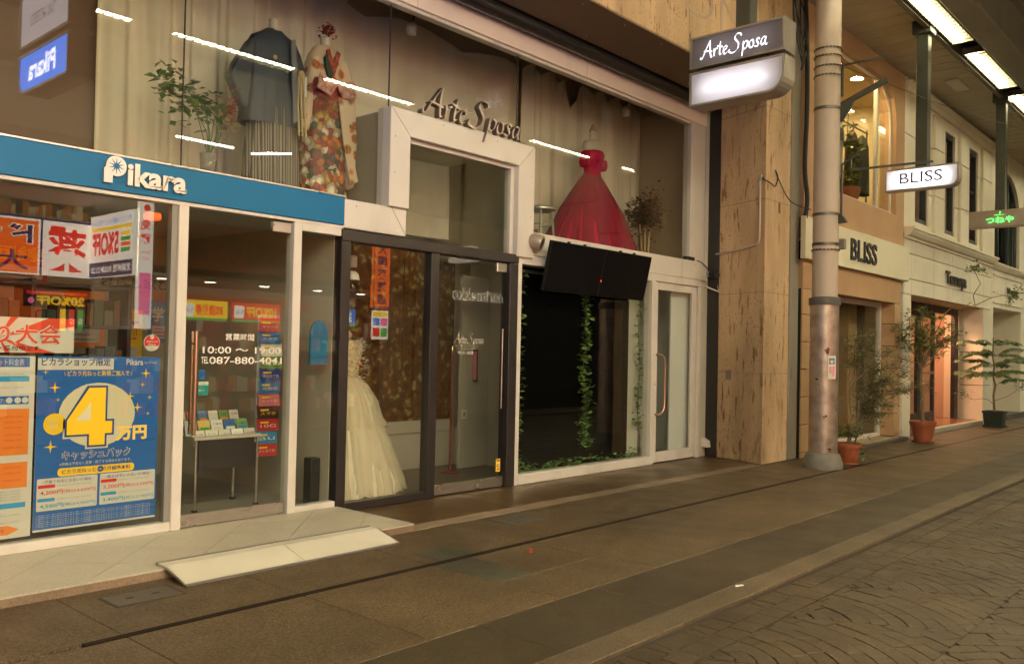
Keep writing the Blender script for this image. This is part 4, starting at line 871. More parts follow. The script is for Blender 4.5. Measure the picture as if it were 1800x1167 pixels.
MB().lathe([(.035, .0), (.04, .01), (.04, .09), (.03, .1)], (4.60, -.05, 1.98), 18).build('socket', WLET, hg, smooth=True); MB().lathe([(.065, 0), (.055, .05), (.03, .075)], (4.60, -.05, 1.87), 20).build('shade', WLET, hg, smooth=True)
MB().lathe([(.01, -.03), (.05, .02), (.058, .08), (.04, .13)], (4.60, -.05, 1.73), 18).build('glass_jar', glass_mat('jar_glass', (.8, .75, .7), .06), hg, smooth=True)

# ------------------------------------------------------------------ upper show window
CURT = mat('curtain_cloth', (.80, .72, .58), .85, var=.06, vscale=6, stretch=(1, 1, .1))
def curtain(label, x0, x1, y, z0, top, waves, amp=.045, n=220):
    mb = MB(); rows = 10
    for i in range(rows+1):
        f = i/rows
        for j in range(n+1):
            u_ = j/n; x_ = x0+(x1-x0)*u_; ph = waves*u_*2*math.pi
            yy = y+amp*(.5+.5*(1-f)**.3)*(math.sin(ph+1.1*math.sin(ph*.37))+.35*math.sin(ph*2.1+f*1.4))
            z = z0+(top(x_)-z0)*f; mb.v.append((x_, yy, z))
    mb.f = [(i*(n+1)+j, i*(n+1)+j+1, (i+1)*(n+1)+j+1, (i+1)*(n+1)+j) for i in range(rows) for j in range(n)]; mb.m = [0]*len(mb.f)
    o = mb.build('curtain', CURT, smooth='full', recalc=False); tag(o, label, 'curtain', 'curtains behind the upper show window'); return o
curtain('beige curtain behind the kimonos in the upper show window', 2.7, 5.0, .62, 2.46, lambda x_: 4.62+.04*math.sin(x_*7), 9)
curtain('plain beige curtain above the script lettering in the upper show window', 5.0, 7.5, .66, 2.46, lambda x_: 4.50+.12*abs(math.sin(x_*2.4)), 3, .03)
curtain('pleated beige curtain with drooping top behind the red dress', 7.5, 10.0, .62, 2.46, lambda x_: 4.66-.34*max(0, 1-abs(x_-8.42)/.16)-.09*(1-abs(math.sin(x_*9.2))), 9, .04)
sl = MB(); sl.box(-.6, 4.659, -.32, .75, 2.441, 2.462); sl.box(6.446, 10.2, -.33, .75, 2.305, 2.462); sl.box(4.661, 6.443, -.32, .75, 3.281, 3.293); tag(sl.build('display_floor', mat('display_floor', (.4, .35, .27), .5)), kind='structure')
dw = MB(); dw.box(10.02, 10.1, -.2, .75, 2.465, 4.9); dw.box(-.6, 10.1, .76, .8, 2.465, 4.9); tag(dw.build('display_back_wall', mat('brown_display_wall', (.48, .39, .27), .8)), kind='structure')
tag(bx('display_ceiling', mat('dark_green_ceiling', (.06, .06, .045), .8), (-.6, 10.1, -.32, .8, 4.9, 4.95)), kind='structure')
tag(bx('dark_side_wall', mat('dark_maroon_wall', (.17, .10, .07), .8), (-.6, 2.75, .70, .755, 2.463, 4.89)), kind='structure')
# haori and hakama (grey blue menswear)
HAO = mat('grey_blue_silk', (.052, .062, .085), .5, var=.08, vscale=5); HAK = mat('striped_hakama', (.34, .30, .24), .7)
def stripes(m):
    t = NT(m); b = t.n['Principled BSDF']; w_ = t.new('ShaderNodeTexWave'); w_.inputs['Scale'].default_value = 16; w_.bands_direction = 'X'; g_ = t.new('ShaderNodeNewGeometry'); t.link(g_.outputs['Position'], w_.inputs[0]); t.link(t.ramp(w_.outputs['Fac'], [(.35, (.34, .29, .22)), (.6, (.09, .08, .07))]), b.inputs['Base Color'])
stripes(HAK)
def garment(prof, c, sy, mat_, name, par, n=48, k=7, am=.03, tw=0.0, smooth='full'):
    mb = MB(); P = len(prof)
    for i, (rx, z, cx_) in enumerate(prof):
        for j in range(n):
            a = 2*math.pi*j/n; q = rx*(1+am*math.sin(k*a+i*.15)+am*.6*math.sin(2.7*k*a))
            mb.v.append((c[0]+cx_+q*math.cos(a), c[1]+q*math.sin(a)*sy, c[2]+z))
    mb.f = [(i*n+j, i*n+(j+1) % n, (i+1)*n+(j+1) % n, (i+1)*n+j) for i in range(P-1) for j in range(n)]+[tuple(range((P-1)*n, P*n))]; mb.m = [0]*len(mb.f)
    return mb.build(name, mat_, par, smooth=smooth)
hz = thing('mens_kimono', 'grey blue mens kimono jacket over striped hakama in the upper window', 'kimono', (3.86, .05, 2.46))
H0 = (3.86, .08, 2.462)
garment([(.235, .08, 0), (.23, .2, 0), (.215, .45, 0), (.2, .72, 0)], H0, .75, HAK, 'hakama', hz, 64, 16, .06)
garment([(.285, .58, 0), (.275, .7, 0), (.255, .9, 0), (.24, 1.1, 0), (.235, 1.2, 0), (.19, 1.29, 0), (.1, 1.345, 0), (.07, 1.37, 0)], H0, .55, HAO, 'haori', hz, 72, 9, .03)
for s_ in (-1, 1):
    sl_ = MB(); x_ = H0[0]
    pr = [(x_-.10, 1.33), (x_-.24, 1.22), (x_-.36, 1.02), (x_-.41, .90), (x_-.30, .70), (x_-.23, .66), (x_-.20, .78), (x_-.22, .95)] if s_ < 0 else [(x_+.10, 1.33), (x_+.22, 1.22), (x_+.31, 1.0), (x_+.33, .82), (x_+.27, .62), (x_+.22, .64), (x_+.2, .95)]
    sl_.prism([(a, b+2.462) for a, b in pr], .02, .13).build('sleeve', HAO, hz, bevel=.02, seg=2, smooth=True)
MB().prism([(3.90, 3.72), (3.94, 3.74), (3.99, 3.1), (3.94, 3.06)], -.105, -.085).build('collar', mat('grey_blue_collar', (.16, .165, .18), .5), hz)
MB().lathe([(.05, 0), (.045, .07), (.05, .09)], (3.86, .08, 3.82), 16).build('form_neck', fm, hz, smooth=True)
MB().lathe([(.018, 0), (.018, .004)], (0, 0, 0), 14).build('crest', mat('crest_gold', (.5, .36, .14), .5), hz); c_ = hz.children[-1]
for ob in hz.children:
    if ob.name.startswith('crest'): ob.rotation_euler = (R(90), 0, 0); ob.matrix_parent_inverse = Matrix(); ob.location = Vector((3.76, -.10, 3.55))-hz.location
tas = MB()
for dx in (-.02, .0, .02): tas.tube([(4.00+dx, -.10, 3.46), (4.01+dx*1.6, -.105, 3.2), (4.03+dx*1.6, -.10, 2.98)], .009, 6)
tas.lathe([(.02, 0), (.035, .03), (.02, .06)], (4.0, -.10, 3.44), 12); tas.build('haori_cord', mat('pale_gold_cord', (.62, .48, .24), .5), hz, smooth=True)
FAN = bx('folding_fan', W_, (4.03, 4.05, -.115, -.105, 3.3, 3.46), hz)
# red patterned bridal kimono
def kimono_mat():
    m = bpy.data.materials.new('floral_kimono'); m.use_nodes = True; _M['floral_kimono'] = m; t = NT(m); b = t.n['Principled BSDF']
    vo = t.new('ShaderNodeTexVoronoi'); vo.inputs['Scale'].default_value = 17; g_ = t.new('ShaderNodeNewGeometry'); nz = t.noise(11, 3); ad = t.new('ShaderNodeVectorMath', operation='MULTIPLY_ADD'); ad.inputs[1].default_value = (.1, .1, .1)
    t.link(nz.outputs['Color'], ad.inputs[0]); t.link(g_.outputs['Position'], ad.inputs[2]); t.link(ad.outputs[0], vo.inputs['Vector'])
    sep = t.new('ShaderNodeSeparateColor'); t.link(vo.outputs['Color'], sep.inputs[0])
    c1 = t.ramp(sep.outputs[0], [(0, '#a8402a'), (.2, '#d07a34'), (.36, '#e8dcc0'), (.58, '#3c5238'), (.68, '#c8a048'), (.8, '#902820'), (.88, '#4a4648')], 'CONSTANT')
    c2 = t.ramp(vo.outputs['Distance'], [(.0, (1.2, 1.1, .8)), (.25, (1, 1, 1)), (.55, (.5, .45, .4))]); t.link(t.mix(1.0, c1, c2, 'MULTIPLY'), b.inputs['Base Color']); b.inputs['Roughness'].default_value = .5; return m
def kimono_pale():
    m = bpy.data.materials.new('pale_floral_kimono'); m.use_nodes = True; _M['pale_floral_kimono'] = m; t = NT(m); b = t.n['Principled BSDF']
    vo = t.new('ShaderNodeTexVoronoi'); vo.inputs['Scale'].default_value = 9; g_ = t.new('ShaderNodeNewGeometry'); t.link(g_.outputs['Position'], vo.inputs['Vector'])
    n2 = t.noise(30, 2); c0 = t.ramp(n2.outputs['Fac'], [(.4, '#b83a28'), (.5, '#d87a38'), (.6, '#54643c')])
    f_ = t.ramp(vo.outputs['Distance'], [(.30, (1, 1, 1)), (.42, (0, 0, 0))]); t.link(t.mix(f_, '#d8bfa0', c0), b.inputs['Base Color']); b.inputs['Roughness'].default_value = .5; return m
KM, KP = kimono_mat(), kimono_pale()
KZ0 = None
kz = thing('bridal_kimono', 'red, orange and white floral bridal kimono in the upper window', 'kimono', (4.34, .05, 2.46)); K0 = (4.34, .06, 2.462)
garment([(.25, .0, 0), (.235, .1, 0), (.215, .35, 0), (.2, .65, 0), (.19, .95, 0)], K0, .7, KM, 'skirt', kz, 48, 5, .04)
garment([(.185, .94, 0), (.18, 1.05, 0), (.185, 1.15, 0), (.17, 1.25, 0), (.12, 1.33, 0), (.08, 1.36, 0)], K0, .65, KP, 'bodice', kz, 40, 4, .02)
MB().prism([(x_, z+2.462) for x_, z in ((4.42, 1.30), (4.52, 1.25), (4.60, 1.05), (4.64, .6), (4.62, .2), (4.52, .16), (4.48, .6), (4.44, .95))], -.04, .12).build('sleeve', KP, kz, bevel=.03, seg=3, smooth=True)
MB().prism([(x_, z+2.462) for x_, z in ((4.26, 1.30), (4.17, 1.22), (4.13, 1.0), (4.08, .62), (4.16, .6), (4.22, .9))], -.02, .12).build('sleeve', KP, kz, bevel=.03, seg=3, smooth=True)
MB().prism([(4.27, 3.755), (4.30, 3.775), (4.34, 3.66), (4.38, 3.775), (4.41, 3.755), (4.355, 3.56), (4.325, 3.56)], -.066, -.05).build('collar', mat('check_collar', (.3, .05, .04), .5, var=.9, vscale=30), kz)
MB().prism([(4.24, 3.68), (4.27, 3.72), (4.335, 3.55), (4.29, 3.50)], -.075, -.06).build('collar', mat('dark_green_collar', (.02, .05, .03), .5), kz)
MB().lathe([(.20, 0), (.205, .05), (.205, .12), (.19, .16)], (K0[0], K0[1], 3.36), 36, sy=.7).build('obi', mat('red_obi', (.38, .05, .04), .5, var=.5, vscale=22), kz, smooth=True)
for s_ in (-1, 1): MB().prism([(4.34, 3.46), (4.34+s_*.17, 3.54), (4.34+s_*.20, 3.40), (4.34+s_*.06, 3.36)], -.135, -.11).build('obi_bow', mat('pink_white_obi', (.6, .3, .24), .5, var=.7, vscale=25), kz, bevel=.008)
MB().prism([(4.36, 3.37), (4.44, 3.36), (4.50, 3.0), (4.58, 2.7), (4.50, 2.66), (4.42, 3.0)], -.125, -.112).build('front_panel', KP, kz)
MB().lathe([(.045, 0), (.04, .08), (.05, .1)], (4.34, .06, 3.80), 16).build('form_neck', fm, kz, smooth=True)
mb = MB(); leaf_cloud(mb, [(4.34+random.gauss(0, .03), .03+random.gauss(0, .03), 3.95+random.gauss(0, .022)) for _ in range(90)], .035, ratio=.9); mb.build('neck_flower', mat('dark_red_petal', (.25, .02, .02), .6), kz, recalc=False)
# vase of flowers and shadowed foliage
vs_ = thing('flower_vase', 'silver glitter vase with leaves and coral flowers in the upper window', 'vase', (3.25, -.05, 2.462))
MB().lathe([(.04, 0), (.05, .02), (.055, .1), (.06, .2), (.062, .24), (.05, .24)], (3.25, -.05, 2.463), 24).build('vase', mat('glitter_silver', (.5, .48, .45), .25, metal=1, bump=1.0, bscale=220), vs_, smooth=True)
stm = MB()
for k in range(9): a = random.uniform(-1, 1); stm.tube([(3.25, -.05, 2.68), (3.25+.09*a, -.05+random.uniform(-.05, .05), 2.85), (3.25+.2*a-.04, -.03, 3.02+.1*random.random())], .004, 5)
stm.build('stems', LEAF[0], vs_)
mb = MB(); leaf_cloud(mb, [(3.2+random.gauss(0, .09), random.uniform(-.12, .1), 3.05+random.gauss(0, .07)) for _ in range(130)]+[(2.98+random.gauss(0, .07), .0+random.gauss(0, .05), 3.16+random.gauss(0, .06)) for _ in range(80)], .085, 0, 2, ratio=.6); mb.build('leaves', LEAF, vs_, recalc=False)
mb = MB(); leaf_cloud(mb, [(3.40+random.gauss(0, .022), -.1+random.gauss(0, .02), 3.06+random.gauss(0, .06)) for _ in range(120)], .032, ratio=.8); mb.build('coral_flowers', mat('coral_petal', (.5, .12, .08), .6), vs_, recalc=False)
mb = MB(); leaf_cloud(mb, [(3.36+random.gauss(0, .035), -.12+random.gauss(0, .02), 2.93+random.gauss(0, .04)) for _ in range(60)], .045, ratio=.8); mb.build('cream_flowers', mat('cream_petal', (.6, .5, .35), .6), vs_, recalc=False)
# red ball gown
rg = thing('red_ball_gown', 'strapless red ball gown with wide skirt in the upper window', 'dress', (8.22, .12, 2.462)); G0 = (8.22, .12, 2.464)
RED = mat('red_satin', (.42, .009, .06), .8, var=.28, vscale=15, stretch=(1, 1, .07), spec=.15)
skirt([(.74, .0), (.70, .1), (.60, .28), (.48, .48), (.35, .66), (.22, .82), (.135, .92)], G0, 9, .07, sy=.5).build('skirt', RED, rg, smooth='full')
skirt([(.80, .005), (.75, .1), (.64, .28), (.52, .48), (.38, .66), (.24, .82), (.14, .93)], G0, 11, .085, sy=.5).build('tulle_overlay', tulle('red_tulle', (.42, .009, .06), .5), rg, smooth='full')
MB().lathe([(.135, .90), (.12, .95), (.14, 1.05), (.165, 1.13), (.17, 1.17), (.15, 1.2), (.1, 1.19)], G0, 36, sy=.72).build('bodice', RED, rg, smooth=True)
for s_ in (-1, 1): MB().prism([(8.22+s_*.13, 3.56), (8.22+s_*.19, 3.60), (8.22+s_*.225, 3.52), (8.22+s_*.19, 3.44), (8.22+s_*.13, 3.47)], .04, .17).build('sleeve', RED, rg, bevel=.03, seg=3, smooth=True)
MB().lathe([(.17, 1.19), (.175, 1.25), (.14, 1.31), (.06, 1.34), (.045, 1.42), (.05, 1.44)], G0, 28, sy=.6).build('form_bust', fm, rg, smooth=True)
MB().lathe([(.05, 0), (.03, .05), (.008, .09)], (8.22, .12, 3.905), 14).build('neck_cap', mat('pale_wood', (.5, .33, .16), .4), rg, smooth=True)
tr_ = MB().prism([(7.55, 2.47), (7.95, 2.47), (7.95, 2.78), (7.8, 2.74), (7.65, 2.6)], .15, .35); tr_.build('train', RED, rg, bevel=.04, seg=3, smooth=True)
# stool and dried flower stand
stl = thing('round_stool', 'silver round stool beside the red gown', 'stool', (7.12, -.02, 2.462)); SV = mat('silver_paint', (.45, .46, .43), .35, metal=.7)
MB().lathe([(.15, 0), (.165, .01), (.165, .03), (.15, .04)], (7.12, -.02, 2.80), 28).build('seat', SV, stl, smooth=True)
for a in (40, 130, 220, 310): MB().tube([(7.12+.12*math.cos(R(a)), -.02+.12*math.sin(R(a)), 2.80), (7.12+.15*math.cos(R(a)), -.02+.15*math.sin(R(a)), 2.463)], .012, 8).build('leg', SV, stl, smooth=True)
MB().tube([(7.12+.13*math.cos(2*math.pi*i/16), -.02+.13*math.sin(2*math.pi*i/16), 2.65) for i in range(17)], .007, 6).build('ring', SV, stl)
dfl = thing('dried_flower_stand', 'dried flower heads on a wooden stand right of the red gown', 'flower stand', (9.25, .05, 2.462))
bx('box_base', mat('dark_box', (.04, .035, .03), .5), (9.10, 9.42, -.06, .16, 2.463, 2.55), dfl, .004)
for x_, tx in ((9.2, 9.13), (9.26, 9.26), (9.33, 9.38)): MB().tube([(x_, .05, 2.55), (tx, .05, 2.92)], .013, 6).build('leg', mat('pale_wood'), dfl)
DRY = [mat('dried_'+n, c, .8) for n, c in (('dark', (.05, .045, .03)), ('brown', (.16, .09, .05)), ('rose', (.3, .16, .11)))]
mb = MB(); leaf_cloud(mb, [(9.15+random.gauss(0, .085), .05+random.gauss(0, .08), 3.02+random.gauss(0, .085)) for _ in range(900)], .06, 0, 2, ratio=.7); leaf_cloud(mb, [(9.38+random.gauss(0, .075), .03+random.gauss(0, .06), 3.08+random.gauss(0, .12)) for _ in range(600)], .05, 1, 2, ratio=.7); mb.build('flower_head', DRY, dfl, recalc=False)
for x_, lab in ((5.25, 'round spotlight hung in the show window above the script lettering'), (8.72, 'round spotlight hung in the show window above the red gown')):
    sp = thing('spotlight', lab, 'lamp', (x_, .0, 4.25)); MB().lathe([(.0, -.05), (.04, -.04), (.055, 0), (.045, .05), (.02, .07)], (x_, 0, 4.22), 18).build('head', mat('pale_lamp_head', (.5, .46, .4), .4), sp, smooth=True); MB().tube([(x_, 0, 4.29), (x_+.04, .02, 4.36), (x_+.08, .04, 4.9)], .01, 6).build('arm', BLACK, sp)

# ------------------------------------------------------------------ hanging sign boxes
def acrylic(name, col, tr=.75):
    if name in _M: return _M[name]
    m = bpy.data.materials.new(name); m.use_nodes = True; _M[name] = m; t = NT(m); b = t.n['Principled BSDF']; b.inputs['Base Color'].default_value = (*col, 1); b.inputs['Roughness'].default_value = .35
    x_ = t.new('ShaderNodeBsdfTranslucent'); x_.inputs[0].default_value = (*col, 1); mx = t.new('ShaderNodeMixShader'); mx.inputs[0].default_value = tr
    t.link(b.outputs[0], mx.inputs[1]); t.link(x_.outputs[0], mx.inputs[2]); t.link(mx.outputs[0], t.n['Material Output'].inputs[0]); return m
def outline(y0, y1, z0, z1, r):          # y1 is the street end; lower street corner rounded
    p = [(y0, z0), (y0, z1), (y1, z1)]
    if r > 0: p += [(y1+r-r*math.cos(R(a)), z0+r-r*math.sin(R(a))) for a in range(0, 91, 15)]
    else: p += [(y1, z0)]
    return p
def sign_box(parent, X, y0, y1, z0, z1, dx, r, face, lamp, lw=.02):
    """closed metal box with a recessed acrylic face towards the viewer side (-x) and +x, lit by a tube inside"""
    po, pi = outline(y0, y1, z0, z1, r), outline(y0-lw, y1+lw, z0+lw, z1-lw, max(0, r-lw)); n = len(po)
    mb = MB(); vs = [(X, a, b) for a, b in po]+[(X+dx, a, b) for a, b in po]+[(X, a, b) for a, b in pi]+[(X+dx, a, b) for a, b in pi]
    fs = []
    for i in range(n):
        j = (i+1) % n; fs += [(i, j, n+j, n+i), (2*n+i, 3*n+i, 3*n+j, 2*n+j), (i, 2*n+i, 2*n+j, j), (n+i, n+j, 3*n+j, 3*n+i)]
    mb.add(vs, fs); mb.build('case', BRONZE, parent)
    for x_ in (X+.012, X+dx-.012):
        MB().add([(x_, a, b) for a, b in pi], [tuple(range(n))]).build('face_panel', face, parent, recalc=False)
    if lamp:
        zc = (z0+z1)/2; MB().tube([(X+dx/2, y0-.12, zc), (X+dx/2, y1+.16, zc)], .015, 8).build('tube', lamp, parent, smooth=True)
def hanger(parent, X, Y, z0, z1=5.87, w=.075):
    bx('post', GREENP, (X-w, X+w, Y-w, Y+w, z0, z1-.001), parent, .006); bx('ceiling_box', GREENP, (X-w*1.6, X+w*1.6, Y-w*1.6, Y+w*1.6, z1-.19, z1-.002), parent, .008)
UV = ((0, -1, 0), (0, 0, 1))
COOL = emis('cool_sign_tube', (.95, .9, 1.0), 14)
COOLd = emis('dim_sign_tube', (.9, .85, 1.0), 3.2)
GREYF = acrylic('grey_violet_acrylic', (.36, .34, .36), .7); WHITEF = acrylic('white_acrylic', (.85, .84, .86), .75)
a1 = thing('boutique_hanging_sign', 'two part hanging sign box with white script over a blank lit panel', 'sign', (7.5, -2.1, 3.73))
sign_box(a1, 7.48, -1.60, -2.58, 4.10, 4.41, .24, 0, GREYF, COOLd); sign_box(a1, 7.48, -1.60, -2.58, 3.73, 4.065, .24, .17, WHITEF, COOL)
bx('spacer', BLACK, (7.53, 7.67, -2.4, -1.7, 4.066, 4.099), a1); hanger(a1, 7.60, -2.14, 4.411)
script_text('Arte Sposa', (7.4915, -1.735, 4.185), *UV, .165, .002, emis('lit_script', (.95, .93, 1), 2.2), 'script_lettering', a1, .042)
b1 = thing('word_sign_box', 'white lit hanging sign box reading BLISS in black capitals', 'sign', (12.3, -2.3, 3.58))
sign_box(b1, 12.3, -1.86, -2.80, 3.585, 3.885, .16, .12, WHITEF, emis('word_sign_tube', (.98, .95, 1.0), 48)); hanger(b1, 12.38, -2.33, 3.886)
Sheet((12.3115, -1.86, 3.585), *UV).text('BLISS', .19, .09, .15, BLACK, 0, w=.55, bold=.018).build('sign_lettering', b1)
c1 = thing('neon_sign_box', 'grey metal hanging sign box with green neon Japanese lettering', 'sign', (16.4, -2.3, 3.55))
MB().prism(outline(-1.90, -2.95, 3.56, 3.85, .12), 16.4, 16.56, 'x').build('case', mat('mottled_sign_metal', (.36, .30, .25), .35, metal=.5, var=.15, vscale=4), c1, bevel=.008); hanger(c1, 16.48, -2.38, 3.851)
GNEON = emis('green_neon', (.12, 1.0, .18), 2.2)
relief_text('つねや', (16.392, -2.17, 3.625), *UV, .42, .11, .008, GNEON, 'neon_lettering', c1, .012)
relief_text('きものギャラリー', (16.392, -2.30, 3.755), *UV, .17, .02, .004, GNEON, 'neon_lettering', c1)
MB().prism([(-2.375, 3.785), (-2.39, 3.79), (-2.395, 3.81), (-2.385, 3.83), (-2.375, 3.81)], 16.391, 16.399, 'x').build('neon_emblem', GNEON, c1)
# phone shop's own hanging sign: just above the frame, seen mirrored in the show window
d1 = thing('blue_hanging_sign', 'blue and white lit hanging sign above the phone shop, mirrored in the show window', 'sign', (2.56, -2.1, 3.3))
sign_box(d1, 2.56, -1.60, -2.62, 3.30, 3.63, .2, .15, emis('lit_blue_face', lin('#1670e0'), 14.0), None); sign_box(d1, 2.56, -1.60, -2.62, 3.68, 4.12, .2, 0, emis('lit_pale_face', (.95, .88, 1), 3.2), None); bx('spacer', BLACK, (2.6, 2.72, -2.4, -1.8, 3.631, 3.679), d1); hanger(d1, 2.66, -2.11, 4.121)
Sheet((2.5715, -1.60, 3.30), *UV).text('Pikara', .26, .09, .17, emis('lit_white_letter', (1, 1, 1), 14), 0, w=.55, bold=.03).build('sign_lettering', d1); Sheet((2.5715, -1.60, 3.68), *UV).text('TAX ARTERED', .3, .16, .09, GY_, 0, w=.5).build('sign_lettering', d1)

# ------------------------------------------------------------------ round arcade pole
po = thing('arcade_pole', 'tall round arcade pole with scuffed steel sleeve and grey base', 'pole', (10.05, -1.95, 0)); PX, PY = 10.05, -1.95
MB().lathe([(.146, 1.98), (.146, 5.9)], (PX, PY, 0), 32).build('shaft', mat('pinkish_pole_paint', (.46, .385, .31), .5, var=.06, vscale=2, dirt=.25), po, smooth=True)
def sleeve_mat():
    m = bpy.data.materials.new('scuffed_sleeve'); m.use_nodes = True; _M['scuffed_sleeve'] = m; t = NT(m); b = t.n['Principled BSDF']
    n1 = t.noise(7, 6); c1_ = t.ramp(n1.outputs['Fac'], [(.3, (.30, .24, .2)), (.55, (.45, .37, .31)), (.68, (.5, .42, .36))]); n2 = t.noise(9, 4); rust = t.ramp(n2.outputs['Fac'], [(.66, (0, 0, 0)), (.69, (1, 1, 1))])
    t.link(t.mix(rust, c1_, (.09, .04, .025)), b.inputs['Base Color']); b.inputs['Metallic'].default_value = .75; b.inputs['Roughness'].default_value = .45
    vo = t.new('ShaderNodeTexVoronoi'); vo.inputs['Scale'].default_value = 22; g_ = t.new('ShaderNodeNewGeometry'); t.link(g_.outputs['Position'], vo.inputs['Vector']); t.link(t.bump(vo.outputs['Distance'], .22, .01), b.inputs['Normal']); return m
MB().lathe([(.163, .18), (.163, 1.905)], (PX, PY, 0), 32).build('steel_sleeve', sleeve_mat(), po, smooth=True)
MB().lathe([(.146, 1.905), (.178, 1.905), (.182, 1.93), (.18, 1.985), (.15, 2.0), (.146, 2.0)], (PX, PY, 0), 32, cap=False).build('collar', mat('dark_rubber_collar', (.09, .085, .075), .6), po, smooth=True)
MB().lathe([(.225, 0), (.225, .06), (.205, .13), (.185, .175), (.163, .185)], (PX, PY, 0), 32).build('base', mat('grey_base', (.17, .165, .14), .6, var=.2, vscale=6), po, smooth=True)
CH = mat('chain_iron', (.12, .11, .09), .45, metal=.8)
for z in (2.55, 4.6, 4.71, 4.83, 4.92):
    mb = MB(); k = 44
    for i in range(k):
        a = 2*math.pi*i/k; c_ = Vector((PX+.155*math.cos(a), PY+.155*math.sin(a), z)); t_ = Vector((-math.sin(a), math.cos(a), 0)); o_ = Vector((math.cos(a), math.sin(a), 0))
        mb.obox(c_, t_*.012, (o_*.006 if i % 2 else Vector((0, 0, .009))), (Vector((0, 0, .003)) if i % 2 else o_*.003))
    mb.build('chain', CH, po)
for z in (4.2, 2.95, 2.60): MB().lathe([(.147, 0), (.153, 0), (.153, .035), (.147, .035)], (PX, PY, z), 28, cap=False).build('strap', CH, po, smooth=True)
IR = mat('dark_iron_arm', (.05, .05, .042), .5)
MB().obox((PX+.06, -2.32, 4.35), (.02, 0, 0), Vector((0, -.29, .115)), Vector((0, .012, .03))).build('arm', IR, po, bevel=.004); MB().prism([(PY-.14, 4.06), (PY-.14, 4.26), (PY-.32, 4.35), (PY-.24, 4.2)], PX+.03, PX+.09, 'x').build('arm_bracket', IR, po)
MB().obox((PX+.06, -2.34, 4.73), (.01, 0, 0), (0, -.24, .0), (0, 0, .01)).build('arm', IR, po); MB().obox((PX+.06, -2.10, 4.56), (.012, 0, 0), (0, .012, 0), (0, 0, .2)).build('arm_bracket', IR, po)
MB().obox((PX+.03, -2.67, 3.468), (.01, 0, 0), Vector((0, -.45, -.008)), (0, 0, .012)).build('arm', IR, po); MB().obox((PX+.03, -2.12, 3.25), (.012, 0, 0), (0, .01, 0), (0, 0, .3)).build('arm_bracket', IR, po); MB().obox((PX+.03, -2.21, 3.60), (.01, 0, 0), Vector((0, -.09, .05)), (0, 0, .012)).build('arm_bracket', IR, po); MB().obox((PX+.03, -2.225, 3.55), (.01, 0, 0), (0, .008, 0), (0, 0, .085)).build('arm_bracket', IR, po)
MB().prism([(PY-.14, 2.86), (PY-.14, 2.98), (PY-.2, 2.94), (PY-.24, 2.87)], PX, PX+.06, 'x').build('arm_bracket', IR, po)
bx('switch_box', mat('socket_grey'), (PX+.02, PX+.09, PY-.21, PY-.15, 2.56, 2.68), po, .004)
nt = MB().obox((PX-.10, PY-.133, 1.18), Vector((.038, -.030, 0)), (0, 0, .135), Vector((.0006, .0008, 0))).build('pole_notice', W_); tag(nt, 'narrow paper notice with pink print taped to the steel sleeve', 'notice')
un = Vector((.038, -.030, 0)).normalized(); sh = Sheet(Vector((PX-.10, PY-.133, 1.045))-un*.048+Vector((-.001, -.0012, 0)), un, (0, 0, 1)); sh.rect(.012, .17, .07, .07, PA('sky', lin('#7fb0d8')), 1); sh.disc(.045, .2, .022, YE_, 2)
sh.text('募集', .015, .06, .09, RD_, 1, w=.03); sh.rect(.055, .03, .028, .12, PK_, 1); sh.build('notice_print', nt)
cbm = MB().tube(catmull([(10.62, -1.42, 5.9), (10.60, -1.46, 5.2), (10.62, -1.46, 4.4), (10.60, -1.45, 3.7), (10.64, -1.47, 3.3), (10.63, -1.45, 3.05)], 6), .03, 8).build('cable_bundle', BLACK, smooth=True); tag(cbm, 'thick black cable bundle running up behind the round pole', 'cable')
mb = MB()
for k in range(5): mb.tube(catmull([(10.2+random.uniform(-.1, .35), -1.42+random.uniform(-.05, .03), 5.85), (10.35+random.uniform(-.15, .2), -1.45, 5.4+random.uniform(-.3, .2)), (10.45, -1.45, 5.0+random.uniform(-.2, .2)), (10.6, -1.46, 5.2)], 6), .008, 6)
tag(mb.build('cable_tangle', BLACK), 'loose tangle of thin black cables at the top of the pillar', 'cable')
wr_ = MB().tube([(PX+.15, PY, 4.82), (12.5, -2.5, 4.75), (17, -3.6, 4.8)], .004, 5).build('stay_wire', CH); tag(wr_, 'thin wire stretched from the round pole across the street', 'wire')

SOIL_ = mat('potting_soil', (.03, .022, .015), .9); BRK_ = mat('trunk_bark', (.20, .14, .085), .8, var=.25, vscale=20, bump=.4, bscale=60)
# ------------------------------------------------------------------ peach building
YB = -1.40
pb = thing('peach_building', 'peach rendered building with arched upper window and cream BLISS signboard', 'building', (12.6, YB, 0))
MB().prism([(14.18, 3.56), (14.18, 5.0), (14.14, 5.2), (14.04, 5.38), (13.88, 5.51), (13.65, 5.58), (11.0, 5.58), (11.0, 3.56), (10.70, 3.56), (10.70, 5.93), (14.58, 5.93), (14.58, 3.56)], YB, YB+.25).build('upper_wall', PEACH, pb)
bx('wall_band', PEACH, (10.70, 14.58, YB, YB+.25, 3.0801, 3.5599), pb); bx('wall_band', PEACH, (10.70, 14.47, YB, YB+.25, 2.1701, 2.5399), pb)
sgb = bx('signboard', mat('cream_signboard', (.80, .75, .55), .45, var=.04, vscale=1, dirt=.15), (10.60, 14.63, YB-.075, YB-.005, 2.54, 3.08), pb, .006)
relief_text('BLISS', (12.10, YB-.0755, 2.655), (1, 0, 0), (0, 0, 1), 1.03, .31, .015, BLACK, 'sign_lettering', sgb, .02)
bx('wall_backing', DARKJ, (10.70, 10.9, YB+.02, YB+.2, .0, 2.17), pb); bx('wall_backing', DARKJ, (14.22, 14.46, YB+.02, YB+.2, .0, 2.17), pb)
zs = [.0, .075, .43, .785, 1.14, 1.49, 1.84, 2.17]
